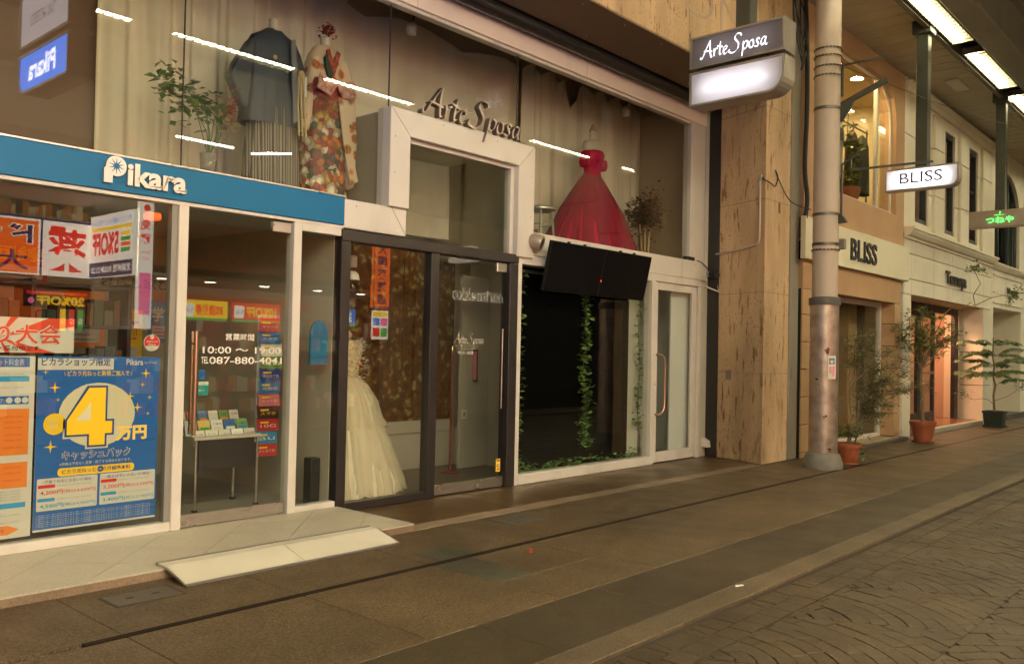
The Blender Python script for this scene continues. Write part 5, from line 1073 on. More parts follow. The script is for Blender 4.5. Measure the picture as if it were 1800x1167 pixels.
for a, b in zip(zs[:-1], zs[1:]):
    bx('wall_tile', SANDT, (10.702, 11.2, YB, YB+.22, a+.004, b-.006), pb, .004); bx('wall_tile', SANDT, (14.2, 14.47, YB, YB+.22, a+.004, b-.006), pb, .004)
bx('door_step', mat('dark_step_edge', (.09, .085, .075), .6, var=.2, vscale=6), (11.2, 14.62, YB-.10, YB+.23, .001, .055), pb, .006); bx('step_top', mat('tan_step_top', (.34, .25, .15), .5, var=.1), (11.2, 14.19, YB-.07, YB+.5, .0555, .07), pb)
WF = mat('white_window_frame', (.7, .66, .58), .45)
for n_, d_ in (('frame', (14.13, 14.195, YB+.20, YB+.27, .0705, 2.169)), ('frame', (11.21, 14.129, YB+.20, YB+.27, 2.10, 2.169)), ('frame', (11.21, 14.129, YB+.20, YB+.27, .0705, .125))): bx(n_, WF, d_, pb, .004)
bx('shop_pane', GLASS, (11.21, 14.129, YB+.23, YB+.238, .1255, 2.0995), pb)
ir = MB(); ir.box(10.9, 14.5, 1.3, 1.35, 0, 2.5); ir.box(14.45, 14.5, YB+.23, 1.3, 0, 2.5); ir.box(10.9, 10.95, YB+.23, 1.3, 0, 2.5); tag(ir.build('shop_wall', mat('tan_shop_wall', (.40, .33, .22), .8, var=.06)), kind='structure')
tag(bx('shop_floor', mat('tan_shop_floor', (.3, .22, .14), .5), (10.95, 14.45, YB+.24, 1.3, .0, .065)), kind='structure'); tag(bx('shop_ceiling', BEIGE, (10.95, 14.45, YB+.24, 1.3, 2.45, 2.5)), kind='structure')
ipl = bx('interior_pier', mat('sandstone_tile'), (13.6, 13.95, -.9, -.6, .066, 2.44)); tag(ipl, kind='structure')
mn = thing('dress_form', 'dress form in a white blouse and dark trousers half hidden by the pole', 'mannequin', (11.75, -.95, .066))
MB().lathe([(.10, .80), (.15, .9), (.14, 1.05), (.19, 1.25), (.2, 1.35), (.12, 1.43), (.05, 1.46)], (11.75, -.95, 0), 28, sy=.65).build('blouse', mat('white_blouse', (.72, .7, .64), .7), mn, smooth=True); MB().lathe([(.09, .08), (.09, .5), (.13, .8), (.14, .82)], (11.75, -.95, 0), 20, sy=.7).build('trousers', mat('dark_trousers', (.02, .02, .025), .7), mn, smooth=True); MB().lathe([(.14, 0), (.14, .015)], (11.75, -.95, .066), 20).build('base', STEEL, mn)
# upper window: frame, panes, lit room
for n_, d_ in (('frame', (11.0, 14.178, YB+.06, YB+.12, 3.5605, 3.60)), ('mullion', (13.50, 13.55, YB+.06, YB+.12, 3.6005, 5.55))): bx(n_, WF, d_, pb, .004)
arc_ = [(14.165, 3.60)]+[(14.165, 5.0), (14.125, 5.2), (14.025, 5.375), (13.87, 5.5), (13.65, 5.565), (11.0, 5.565)]
MB().tube([(a, YB+.09, b) for a, b in arc_], .022, 8).build('arch_frame', WF, pb)
bx('upper_pane', GLASS, (11.0, 13.499, YB+.085, YB+.093, 3.6005, 5.578), pb); MB().prism([(13.551, 3.6005), (14.178, 3.6005), (14.178, 5.0), (14.135, 5.2), (14.035, 5.38), (13.875, 5.51), (13.65, 5.578), (13.551, 5.578)], YB+.085, YB+.093).build('upper_pane', GLASS, pb)
YR = mat('yellow_lit_room', (.72, .62, .40), .8)
ur = MB(); ur.box(10.6, 15.2, 1.6, 1.65, 3.4, 5.9); ur.box(10.6, 10.7, YB+.26, 1.6, 3.4, 5.9); ur.box(15.1, 15.2, YB+.26, 1.6, 3.4, 5.9); tag(ur.build('upper_room_wall', YR), kind='structure')
tag(bx('upper_room_ceiling', YR, (10.6, 15.2, YB+.26, 1.6, 5.62, 5.68)), kind='structure'); tag(bx('upper_room_floor', mat('upper_floor_wood', (.3, .18, .1), .5), (10.6, 15.2, YB+.26, 1.6, 3.44, 3.50)), kind='structure')
WARM = emis('warm_downlight', (1, .72, .33), 420)
for x_, y_, lab in ((12.65, -1.05, 'left round ceiling lamp in the arched upper window'), (13.45, -1.05, 'right round ceiling lamp in the arched upper window'), (14.2, -.3, 'round ceiling lamp behind the arch pane of the upper window'), (12.4, .7, 'round ceiling lamp deep in the lit upper room')):
    d_ = thing('downlight', lab, 'ceiling light', (x_, y_, 5.61), 'round lamps in the lit upper room'); MB().lathe([(.09, 0), (.11, -.012), (.115, 0)], (x_, y_, 5.619), 20).build('trim', WF, d_, smooth=True); MB().lathe([(.085, 0), (.085, -.006)], (x_, y_, 5.612), 20).build('lens', WARM, d_)
gr = thing('garment_rail', 'metal rail with dark coats on hangers in the arched upper window', 'garment rail', (13.6, -.98, 3.5))
for x_ in (13.05, 14.12): MB().tube([(x_, -.96, 3.5), (x_, -.96, 4.95)], .013, 8).build('upright', IR, gr)
MB().tube([(13.0, -.96, 4.90), (14.16, -.96, 4.90)], .013, 8).build('rail', IR, gr)
for x_, lab, c_ in ((13.5, 'dark brown coat on the upper rail behind the climbing plant', (.06, .04, .024)), (13.92, 'dark green coat on the upper rail next to the arch', (.045, .048, .034))):
    ct = thing('coat', lab, 'coat', (x_, -.96, 3.85), 'coats on the upper rail'); garment([(.2, 0, 0), (.19, .3, 0), (.175, .6, 0), (.165, .78, 0), (.1, .9, 0), (.03, .95, 0)], (x_, -.96, 3.88), .5, mat('coat_%d' % int(x_*100), c_, .85), 'body', ct, 40, 7, .06)
    MB().tube([(x_, -.96, 4.82), (x_, -.96, 4.92)], .005, 6).build('hanger_hook', STEEL, ct)
swt = thing('knit_mannequin', 'mannequin in a cream patterned knit beside the pole in the upper window', 'mannequin', (12.62, -1.0, 3.5)); sc_ = (12.62, -1.0, 3.5)
garment([(.17, .45, 0), (.185, .7, 0), (.19, .9, 0), (.2, 1.1, 0), (.16, 1.26, 0), (.07, 1.35, 0)], sc_, .7, mat('cream_knit', (.6, .55, .42), .9, var=.1, vscale=30, bump=.4, bscale=120), 'jumper', swt, 32, 4, .03); MB().lathe([(.208, 0), (.213, .06), (.205, .15), (.195, .2)], (12.62, -1.0, 4.46), 32, sy=.74, cap=False).build('pattern_band', mat('black_white_knit', (.2, .2, .18), .9, var=.9, vscale=40), swt, smooth=True); MB().lathe([(.12, 0), (.14, .42), (.15, .47)], (12.62, -1.0, 3.51), 20, sy=.7).build('trousers', mat('dark_trousers'), swt, smooth=True)
vp_ = thing('potted_climber', 'climbing plant with big yellow green leaves in the arched upper window', 'potted plant', (13.05, -1.12, 3.60)); 
MB().lathe([(.10, 0), (.115, .02), (.15, .17), (.16, .18), (.165, .24), (.145, .24), (.14, .2)], (13.05, -1.12, 3.605), 26, sy=.8).build('pot', mat('orange_white_pot', (.45, .16, .07), .6, var=.2, vscale=5), vp_, smooth=True); MB().lathe([(.14, 0), (.14, .01)], (13.05, -1.12, 3.81), 20, sy=.8).build('soil', SOIL_, vp_)
vw = MB(); vl = []
for dx, zt in ((-.12, 5.05), (.05, 4.85), (.18, 4.5), (-.05, 4.6), (.12, 4.2)):
    pth = catmull([(13.05, -1.12, 3.8), (13.05+dx*.3, -1.12, 4.1), (13.05+dx+random.uniform(-.05, .05), -1.11, (zt+4.1)/2), (13.05+dx, -1.12, zt), (13.05+dx*1.5, -1.12, zt-.12)], 5); vw.tube(pth, .006, 5); vl += [Vector(random.choice(pth[3:]))+Vector((random.gauss(0, .035), random.gauss(0, .025), random.gauss(0, .03))) for _ in range(17)]
vw.build('stems', BRK_, vp_); vl += [Vector((13.05+random.gauss(0, .1), -1.12+random.gauss(0, .04), 3.9+abs(random.gauss(0, .07)))) for _ in range(26)]
lf = MB(); leaf_cloud(lf, vl, .15, 0, 3, ratio=.62); lf.build('leaves', [mat('climber_leaf_%d' % i, c_, .45) for i, c_ in enumerate(((.07, .12, .02), (.14, .2, .03), (.28, .32, .05)))], vp_, recalc=False)

# ------------------------------------------------------------------ white building
wb = thing('white_building', 'white panelled building with narrow black windows and deep lit entrance', 'building', (17.4, YB, 0))
wx = [(15.14, 15.86), (16.80, 17.44), (18.38, 19.04)]
xs = [14.585]+[v_ for p in wx for v_ in p]+[20.15]
for a, b in ((xs[0], xs[1]), (xs[2], xs[3]), (xs[4], xs[5]), (xs[6], xs[7])):
    for z0, z1 in ((3.43, 4.12), (4.135, 4.945), (4.96, 5.93)): bx('wall_panel', WHITEP, (a+.001, b-.001, YB, YB+.24, z0, z1), wb, .004)
    if b-a > .7:
        for z0, z1 in ((3.43, 4.12), (4.135, 4.945), (4.96, 5.55)): bx('pilaster', WHITEP, (a+.18, b-.2, YB-.06, YB-.002, z0, z1), wb, .006)
for a, b in wx:
    bx('wall_panel', WHITEP, (a, b, YB, YB+.24, 3.431, 3.575), wb); bx('wall_panel', WHITEP, (a, b, YB, YB+.24, 5.425, 5.93), wb)
    wn_ = bx('window', BLACKF, (a+.002, b-.002, YB+.14, YB+.16, 3.577, 5.423), wb)
    for d_ in ((a+.002, a+.07, YB+.03, YB+.139, 3.577, 5.423), (b-.07, b-.002, YB+.03, YB+.139, 3.577, 5.423), (a+.071, b-.071, YB+.03, YB+.139, 3.577, 3.66), (a+.071, b-.071, YB+.03, YB+.139, 5.34, 5.423), (a+.071, b-.071, YB+.06, YB+.10, 4.6, 4.64)): bx('frame', BLACKF, d_, wn_, .003)
    bx('pane', GLASS, (a+.071, b-.071, YB+.08, YB+.088, 3.661, 5.339), wn_)
    for k in range(3): bx('inner_curtain', mat('rust_curtain', (.30, .15, .085), .8), (a+.36+.07*k, a+.42+.07*k, YB+.105+.008*k, YB+.125, 3.665, 5.33), wn_)
bx('wall_core', DARKJ, (14.60, 20.14, YB+.245, YB+.3, 2.38, 5.93), wb)
pr = [(YB, 3.25), (YB-.035, 3.25), (YB-.04, 3.275), (YB-.09, 3.30), (YB-.13, 3.35), (YB-.14, 3.385), (YB-.16, 3.39), (YB-.16, 3.428), (YB, 3.428)]
MB().prism(pr, 14.60, 20.13, 'x').build('cornice', WHITEP, wb)
pr = [(YB, 5.62), (YB-.03, 5.62), (YB-.05, 5.70), (YB-.10, 5.74), (YB-.10, 5.80), (YB, 5.80)]
MB().prism(pr, 14.60, 20.13, 'x').build('cornice', WHITEP, wb)
px_ = [14.60, 15.0, 16.21, 17.33, 18.53, 19.56, 20.15]
for a, b in zip(px_[:-1], px_[1:]):
    for z0, z1 in ((2.355, 2.60), (2.612, 3.015), (3.027, 3.248)): bx('wall_panel', WHITEP, (a+.005, b-.005, YB, YB+.1, z0, z1), wb, .003)
for a, b in ((14.60, 15.0), (19.56, 20.15)):
    for z0, z1 in ((.0, .78), (.792, 1.455), (1.467, 2.345)): bx('wall_panel', WHITEP, (a+.003, b-.003, YB, YB+.46, z0, z1), wb, .003)
bx('wall_core', DARKJ, (14.61, 14.98, YB+.02, YB+.45, 0, 2.36), wb); bx('wall_core', DARKJ, (19.58, 20.14, YB+.02, YB+.45, 0, 2.36), wb); bx('opening_soffit', WHITEP, (15.0, 19.56, YB+.101, YB+.46, 2.345, 2.40), wb)
TSB = mat('black_brown_letter', (.022, .016, .014), .4)
relief_text('Tsuneya', (16.82, YB-.025, 2.60), (1, 0, 0), (0, 0, 1), 1.32, .30, .02, TSB, 'wall_lettering', wb, .03)
bx('door_step', mat('pale_step', (.4, .36, .29), .5, var=.1), (15.9, 19.56, YB-.02, YB+.1, .001, .085), wb, .005); bx('entrance_floor', mat('red_brown_tile', (.22, .10, .055), .25, var=.15, vscale=5), (15.0, 19.56, YB+.101, YB+2.4, .001, .09), wb)
bx('door_head', BLACKF, (15.0, 19.555, YB+.46, YB+.54, 2.2, 2.344), wb); bx('door_jamb', BLACKF, (19.30, 19.555, YB+.461, YB+.54, .091, 2.199), wb, .004)
eg = thing('glass_double_door', 'black framed glass doors at the left of the lit entrance', 'door', (17.2, YB+.5, .09))
for a, b in ((15.9, 17.02), (17.03, 17.98)):
    for d_ in ((a, a+.09, YB+.47, YB+.53, .1, 2.19), (b-.09, b, YB+.47, YB+.53, .1, 2.19), (a+.091, b-.091, YB+.47, YB+.53, 2.09, 2.19), (a+.091, b-.091, YB+.47, YB+.53, .1, .30)): bx('frame', BLACKF, d_, eg, .003)
    bx('pane', GLASS, (a+.091, b-.091, YB+.495, YB+.503, .301, 2.089), eg)
bx('push_bar', STEEL, (17.15, 17.9, YB+.44, YB+.468, 1.02, 1.06), eg, .004)
Sheet((17.2, YB+.494, .8)).text('Tsuneya', .05, .0, .07, W_, 1, w=.4).build('door_lettering', eg)
SALM = mat('salmon_plaster', (.62, .42, .30), .8)
er = MB(); er.box(14.7, 21, 1.0, 1.05, 0, 2.6); er.box(20.2, 20.25, YB+.3, 1.0, 0, 2.6); er.box(14.7, 14.75, YB+.5, 1.0, 0, 2.6); er.box(18.55, 18.62, -.55, 1.0, .09, 2.6); tag(er.build('entrance_wall', SALM), kind='structure')
tag(bx('entrance_ceiling', SALM, (14.7, 20.2, YB+.55, 1.0, 2.5, 2.55)), kind='structure'); tag(bx('shop_floor', mat('red_brown_tile'), (14.7, 20.2, YB+2.4, 1.0, .0, .088)), kind='structure')
PKL = emis('pink_warm_lamp', (1, .50, .26), 480)
for x_, y_, lab in ((18.95, -.62, 'warm ceiling lamp over the lit entrance of the white building'), (17.6, -.2, 'warm ceiling lamp behind the glass doors of the white building')):
    d_ = thing('downlight', lab, 'ceiling light', (x_, y_, 2.49)); MB().lathe([(.11, 0), (.13, -.012), (.135, 0)], (x_, y_, 2.499), 20).build('trim', WF, d_, smooth=True); MB().lathe([(.105, 0), (.105, -.006)], (x_, y_, 2.492), 20).build('lens', PKL, d_)
ou = bx('outlet_cover', mat('pale_outlet', (.5, .34, .24), .5), (18.538, 18.548, -.40, -.3, .35, .55)); tag(ou, 'pale outlet cover low on the salmon entrance wall', 'outlet')
hk = thing('hanging_garment', 'pink and dark garments hanging inside the left glass door', 'garment', (16.9, -.4, .8)); garment([(.2, 0, 0), (.2, .5, 0), (.16, .7, 0), (.05, .8, 0)], (16.9, -.4, .75), .5, mat('pink_garment', (.5, .16, .14), .8), 'body', hk, 24, 5, .06)
hk = thing('hanging_garment', 'black garment hanging behind the glass door handle', 'garment', (17.55, -.35, .5)); garment([(.22, 0, 0), (.2, .5, 0), (.16, .75, 0), (.05, .85, 0)], (17.55, -.35, .5), .5, mat('dark_trousers'), 'body', hk, 24, 5, .06)

# ------------------------------------------------------------------ far building with arched window
fb = thing('arched_window_building', 'pale building with tall arched upper window at the right edge', 'building', (22, YB, 0))
ap = [(20.40, 3.37), (20.40, 4.5)]+[(21.55-1.15*math.cos(R(a)), 4.5+.93*math.sin(R(a))) for a in range(15, 180, 15)]+[(22.70, 4.5), (22.70, 3.37)]
MB().prism([(20.152, 3.37)]+ap+[(30, 3.37), (30, 5.93), (20.152, 5.93)], YB, YB+.22).build('upper_wall', WHITEP, fb)
bx('wall_band', WHITEP, (20.152, 30, YB, YB+.22, 2.42, 3.2599), fb); bx('wall_band', WHITEP, (20.152, 30, YB, YB+.22, 3.26, 3.3699), fb)
MB().prism([(YB, 3.22), (YB-.03, 3.22), (YB-.08, 3.28), (YB-.10, 3.33), (YB-.10, 3.36), (YB, 3.36)], 20.16, 30, 'x').build('cornice', WHITEP, fb)
for d_ in ((20.3, 22.9, 2.52, 2.54), (20.3, 22.9, 3.1, 3.12)): bx('moulding', WHITEP, (d_[0], d_[1], YB-.025, YB-.001, d_[2], d_[3]), fb)
TEAL = mat('dark_teal_frame', (.03, .04, .035), .4)
MB().tube([(a, YB+.1, b) for a, b in ap], .04, 8).build('arch_frame', TEAL, fb)
for x_ in (21.0, 21.9, 22.35): bx('mullion', TEAL, (x_, x_+.06, YB+.07, YB+.13, 3.371, 5.3 if x_ < 22 else 4.9), fb)
bx('sill', TEAL, (20.40, 22.7, YB+.07, YB+.13, 3.371, 3.42), fb)
MB().prism(ap, YB+.14, YB+.148).build('arch_pane', glass_mat('green_tint_glass', (.7, .8, .72), .05), fb)
bx('room_shade', mat('grey_green_blind', (.16, .18, .15), .8), (20.3, 22.9, YB+.5, YB+.52, 3.3, 5.6), fb)
relief_text('blanco', (21.5, YB-.015, 2.78), (1, 0, 0), (0, 0, 1), .95, .13, .012, TSB, 'wall_lettering', fb, .03)
bx('pier', WHITEP, (20.152, 20.35, YB, YB+.9, 0, 2.419), fb, .004); bx('pier', WHITEP, (22.9, 30, YB, YB+.9, 0, 2.419), fb, .004)
bx('recess_wall', WHITEP, (20.35, 22.9, YB+.85, YB+.9, 0, 2.42), fb); bx('recess_soffit', WHITEP, (20.35, 22.9, YB+.22, YB+.9, 2.42, 2.5), fb)
rd = thing('recess_door', 'pale glazed door in the recess of the arched window building', 'door', (21.3, YB+.8, .1))
for d_ in ((20.9, 21.0, .1, 2.0), (21.6, 21.7, .1, 2.0), (21.001, 21.599, 1.9, 2.0), (21.001, 21.599, .1, .35)): bx('frame', CREAM2, (d_[0], d_[1], YB+.79, YB+.845, d_[2], d_[3]), rd, .003)
bx('pane', glass_mat('green_tint_glass'), (21.001, 21.599, YB+.82, YB+.828, .351, 1.899), rd); bx('leaf_back', mat('grey_green_blind'), (21.001, 21.599, YB+.838, YB+.848, .351, 1.899), rd)
bx('entry_step', mat('dark_step_edge'), (20.9, 24, YB-.05, YB+.84, .001, .12), fb, .006)

# ------------------------------------------------------------------ potted plants
TC = mat('terracotta', (.34, .10, .045), .6, var=.12, vscale=5, dirt=.2); BK = mat('trunk_bark', (.20, .14, .085), .8, var=.25, vscale=20, bump=.4, bscale=60); SOIL = mat('potting_soil', (.03, .022, .015), .9)
def pot(par, c, r, h, m, square=False):
    if square:
        mb = MB(); mb.prism([(c[0]-r, c[1]-r), (c[0]+r, c[1]-r), (c[0]+r, c[1]+r), (c[0]-r, c[1]+r)], c[2]+.02, c[2]+.04, 'z')
        mb.add([(c[0]+sx*rr_, c[1]+sy*rr_, c[2]+z) for rr_, z in ((r*.85, .03), (r, h)) for sx, sy in ((-1, -1), (1, -1), (1, 1), (-1, 1))], [(0, 1, 5, 4), (1, 2, 6, 5), (2, 3, 7, 6), (3, 0, 4, 7), (0, 3, 2, 1)]); mb.build('pot', m, par)
        rm_ = MB(); [rm_.box(*d_, c[2]+h-.035, c[2]+h+.004) for d_ in ((c[0]-r-.012, c[0]+r+.012, c[1]-r-.012, c[1]-r+.012), (c[0]-r-.012, c[0]+r+.012, c[1]+r-.012, c[1]+r+.012), (c[0]-r-.012, c[0]-r+.012, c[1]-r+.012, c[1]+r-.012), (c[0]+r-.012, c[0]+r+.012, c[1]-r+.012, c[1]+r-.012))]; rm_.build('rim', m, par)
        bx('soil', SOIL, (c[0]-r+.02, c[0]+r-.02, c[1]-r+.02, c[1]+r-.02, c[2]+h-.06, c[2]+h-.04), par); bx('saucer', m, (c[0]-r, c[0]+r, c[1]-r, c[1]+r, c[2]+.001, c[2]+.019), par)
    else:
        MB().lathe([(r*.62, .03), (r*.66, .035), (r*.9, h*.8), (r*1.0, h*.8), (r*1.03, h), (r*.93, h), (r*.86, h*.84)], c, 32).build('pot', m, par, smooth=True)
        MB().lathe([(r*.84, h*.86), (r*.84, h*.9)], c, 24).build('soil', SOIL, par); MB().lathe([(r*.7, 0), (r*.82, .01), (r*.85, .035), (r*.78, .03)], c, 28).build('saucer', m, par, smooth=True)
def limb(mb, a, b, r0_, r1_, sag=.0, k=5, jit=.03):
    a, b = Vector(a), Vector(b); p = [a]
    for i in range(1, k): f = i/k; p.append(a.lerp(b, f)+Vector((random.gauss(0, jit), random.gauss(0, jit), random.gauss(0, jit)+sag*math.sin(math.pi*f))))
    p.append(b); mb.tube(p, [r0_+(r1_-r0_)*i/k for i in range(k+1)], 6); return p
def greens(n, cs): return [mat('%s_leaf_%d' % (n, i), c, .55) for i, c in enumerate(cs)]
# small leafed tree in terracotta pot
t1 = thing('potted_tree', 'bare stemmed tree with light green crown in a terracotta pot', 'potted tree', (14.43, -1.77, 0)); c = (14.43, -1.77, 0)
pot(t1, c, .195, .33, TC); wood = MB(); tw = MB(); A = Vector((14.43, -1.77, .28))
tr0 = limb(wood, A, (14.40, -1.74, 1.15), .03, .022, k=6, jit=.008); top = Vector((14.40, -1.74, 1.15)); pts = []
VR = Vector((.666, -.746, 0)); TT = Vector((14.43, -1.77, 0))
def crown(top_, ends, r_, n_twigs, dens, spread):
    for off, z in ends:
        e = TT_ + VR*off + Vector((random.uniform(-.12, .12), random.uniform(-.12, .12), z)); p = limb(wood, top_, e, r_, .005, .06)
        for _ in range(n_twigs):
            q = random.choice(p[2:]); d_ = Vector((random.gauss(0, 1), random.gauss(0, 1), random.gauss(0, .5))).normalized()*random.uniform(.08, spread); limb(tw, q, q+d_, .003, .0015, k=2, jit=.005)
            for f in range(dens): pts.append(q+d_*random.uniform(.3, 1.1)+Vector((random.gauss(0, .02), random.gauss(0, .02), random.gauss(0, .018))))
TT_ = TT
crown(top, [(-.42, 1.80), (-.25, 1.95), (-.1, 2.05), (.1, 2.08), (.3, 1.95), (.52, 1.85), (.62, 1.75), (.0, 1.62), (.25, 1.58), (.42, 1.62), (-.2, 1.68), (.15, 1.8)], .011, 15, 12, .22)
fk = TT+VR*.80+Vector((0, 0, 2.15)); limb(wood, TT+VR*.3+Vector((0, 0, 1.95)), fk, .008, .006, .03)
for off, z in ((.86, 2.75), (1.48, 2.42)): 
    e = TT+VR*off+Vector((0, 0, z)); p = limb(wood, fk, e, .006, .003, .03)
    for _ in range(20):
        q = p[-1].lerp(p[-2], random.random()*1.3); d_ = Vector((random.gauss(0, 1), random.gauss(0, 1), random.gauss(0, .4))).normalized()*random.uniform(.06, .22)
        limb(tw, q, q+d_, .0025, .001, k=2, jit=.004); pts += [q+d_*random.uniform(.3, 1.1)+Vector((random.gauss(0, .02),)*3) for _ in range(7)]
for k in range(4): limb(wood, TT+Vector((0, 0, 1.25)), TT+VR*(-.42+.05*k)+Vector((0, 0, 1.2+.12*k)), .006, .002, .0, 5, .03)
wood.build('trunk', BK, t1, smooth=True); tag(tw.build('twigs', BK, t1), kind='stuff'); lf = MB(); leaf_cloud(lf, pts, .052, 0, 3, ratio=.6); lf.build('crown', greens('light_tree', ((.08, .14, .03), (.14, .21, .045), (.21, .28, .07))), t1, recalc=False)
# feathery tree in dark pot
t2 = thing('potted_tree', 'feathery drooping tree in a square dark green pot by the recess', 'potted tree', (18.99, -1.75, 0)); c = (18.99, -1.75, 0)
pot(t2, c, .175, .31, mat('dark_green_pot', (.022, .035, .03), .45), True); wood = MB(); tw = MB(); pts = []; TT_ = Vector(c)
tr0 = limb(wood, (18.99, -1.75, .25), (18.97, -1.72, 1.75), .024, .01, k=8, jit=.012)
for k in range(34):
    z = random.uniform(.95, 1.78); s_ = tr0[min(8, max(1, int((z-.25)/1.5*8)))]; off = random.choice((-1, 1))*random.uniform(.25, .62)*(1.15-.25*(z-.9)); e = TT_+VR*off+Vector((random.gauss(0, .15), random.gauss(0, .15), z+random.uniform(-.08, .08)-.06*abs(off)))
    p = limb(wood, s_, e, .005, .002, .07, 6, .012)
    for q0, q1 in zip(p[1:-1], p[2:]):
        for f in (.0, .14, .28, .42, .56, .7, .84):
            q = q0.lerp(q1, f); d_ = (q1-q0).normalized(); sd_ = d_.cross(Vector((0, 0, 1))).normalized()
            for sg in (-1, 1):
                L_ = random.uniform(.06, .10); w_ = d_*.009; dd = sd_*sg*L_+d_*.03+Vector((0, 0, -.055)); tw.add([q-w_, q+w_, q+w_*.6+dd, q-w_*.6+dd], [(0, 1, 2, 3)], random.randrange(3))
for off, z in ((-.62, .62), (.5, .8)): limb(wood, tr0[1], TT_+VR*off+Vector((0, 0, z)), .006, .003, .03); pts += [TT_+VR*off+Vector((random.gauss(0, .07), random.gauss(0, .07), z+random.gauss(0, .05))) for _ in range(60)]
FE = greens('feathery', ((.05, .095, .03), (.085, .14, .045), (.13, .18, .06))); wood.build('trunk', BK, t2, smooth=True); tw.build('fronds', FE, t2, recalc=False); lf = MB(); leaf_cloud(lf, pts, .06, 0, 3, ratio=.5); lf.build('low_leaves', FE, t2, recalc=False)
# olive in terracotta pot beside the pole
t3 = thing('potted_olive', 'straggly grey green olive in a terracotta pot right of the pole', 'potted tree', (10.64, -2.03, 0)); c = (10.64, -2.03, 0); TT_ = Vector(c)
pot(t3, c, .15, .26, TC); wood = MB(); tw = MB(); pts = []
for bx_, bz, ends in ((.02, .9, [(.1, 1.5), (.22, 1.42), (.35, 1.55), (.5, 1.38)]), (.12, .7, [(.45, 1.22), (.62, 1.1), (.82, 1.0), (.75, .92), (.6, 1.3)]), (.2, .55, [(.35, .62), (.45, .5), (.55, .75), (.3, .95), (.22, .8), (.4, 1.05)])):
    j_ = TT_+VR*bx_+Vector((random.gauss(0, .03), random.gauss(0, .03), bz)); limb(wood, TT_+Vector((random.gauss(0, .02), random.gauss(0, .02), .2)), j_, .012, .008, k=5, jit=.012); crown(j_, ends, .006, 26, 10, .17)
wood.build('trunk', BK, t3, smooth=True); tag(tw.build('twigs', BK, t3), kind='stuff'); lf = MB(); leaf_cloud(lf, pts, .055, 0, 3, ratio=.26); lf.build('crown', greens('olive', ((.09, .115, .04), (.14, .16, .06), (.22, .23, .10))), t3, recalc=False)
lf = MB(); leaf_cloud(lf, [(10.64+random.gauss(0, .09), -2.03+random.gauss(0, .09), .33+abs(random.gauss(0, .08))) for _ in range(330)]+[(10.70+random.gauss(0, .03), -2.15+random.gauss(0, .03), .06+.2*random.random()) for _ in range(60)], .06, 0, 3, ratio=.45); tag(lf.build('underplanting', greens('under', ((.07, .10, .025), (.12, .15, .045), (.2, .21, .08))), t3, recalc=False), kind='stuff')
# small litter
for x_, y_, lab, m_ in ((4.35, -2.32, 'tiny red petal lying by the slot drain', RD_), (4.30, -2.36, 'tiny red petal just street side of the slot drain', RD_)):
    o = MB().prism([(x_-.012, y_-.006), (x_+.01, y_-.01), (x_+.013, y_+.007), (x_-.005, y_+.011)], .0012, .004, 'z').build('petal', m_); tag(o, lab, 'petal')
tg = MB().prism([(4.50, -3.70), (4.56, -3.72), (4.57, -3.705), (4.53, -3.685)], .0015, .005, 'z').build('paper_scrap', W_); tag(tg, 'small white paper scrap on the pale kerb stones', 'litter')

# ------------------------------------------------------------------ opposite side of the arcade (seen mirrored in the glass)
UO = ((-1, 0, 0), (0, 0, 1))
SG = 6.0
_E = {}
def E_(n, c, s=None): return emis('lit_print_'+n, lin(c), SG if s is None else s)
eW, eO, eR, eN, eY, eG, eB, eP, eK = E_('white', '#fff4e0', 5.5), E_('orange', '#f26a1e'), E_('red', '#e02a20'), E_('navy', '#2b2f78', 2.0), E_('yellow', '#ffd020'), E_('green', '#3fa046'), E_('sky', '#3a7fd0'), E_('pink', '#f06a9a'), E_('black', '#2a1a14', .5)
ob = thing('drugstore_building', 'drugstore building across the arcade, mirrored in the phone shop glass', 'building', (4, -8.8, 0))
TANW = mat('tan_opposite_wall', (.36, .29, .21), .8, var=.08, vscale=1)
bx('upper_wall', TANW, (12.2, 30, -7.6, -7.4, 3.45, 6), ob); bx('beam', mat('pale_opposite_beam', (.5, .43, .33), .7), (-6, 5.6, -8.7, -8.3, 4.0, 4.35), ob); 
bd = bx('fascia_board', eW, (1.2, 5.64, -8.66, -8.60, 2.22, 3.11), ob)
sh = Sheet((5.64, -8.60, 2.22), *UO); h = .89
for r_ in ((0, 0, 4.4, .03), (0, h-.03, 4.4, .03), (0, 0, .03, h), (.74, 0, .03, h)): sh.rect(*r_, eN, 1)
sh.text('薬', .10, .12, .64, eR, 2, w=.58, bold=.02); sh.rrect(.42, .70, .22, .09, .04, eR, 4); sh.rect(.80, .06, 2.2, .77, eO, 2); sh.text('ドラッグ', .86, .47, .33, eW, 3, w=1.9, bold=.05); sh.text('ドラッグ', .88, .485, .30, eN, 4, w=1.86, bold=.02); sh.text('大国薬局', .92, .10, .29, eN, 4, w=1.8, bold=.02)
sh.build('board_print', bd)
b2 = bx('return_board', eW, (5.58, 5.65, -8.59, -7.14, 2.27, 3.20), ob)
sh = Sheet((5.58, -7.14, 2.27), (0, -1, 0), (0, 0, 1)); sh.text('ダイコクの楽天カードポイント', .05, .78, .08, eB, 1, w=1.35, bold=.01); sh.rect(.04, .69, 1.35, .05, eY, 1); sh.text('5%OFF', .45, .32, .34, eR, 1, w=.9, bold=.04)
for k in range(4): sh.rect(.08, .34+.08*k, .3, .06, (eG, eO, eG, eY)[k], 1)
sh.rect(0, 0, 1.45, .22, eN, 1); sh.text('営業時間 9:05▶21:50', .05, .05, .12, eW, 2, w=1.33, bold=.01); sh.build('board_print', b2)
b3 = bx('tax_free_panel', eW, (5.66, 5.87, -7.20, -7.13, 1.5, 3.36), ob)
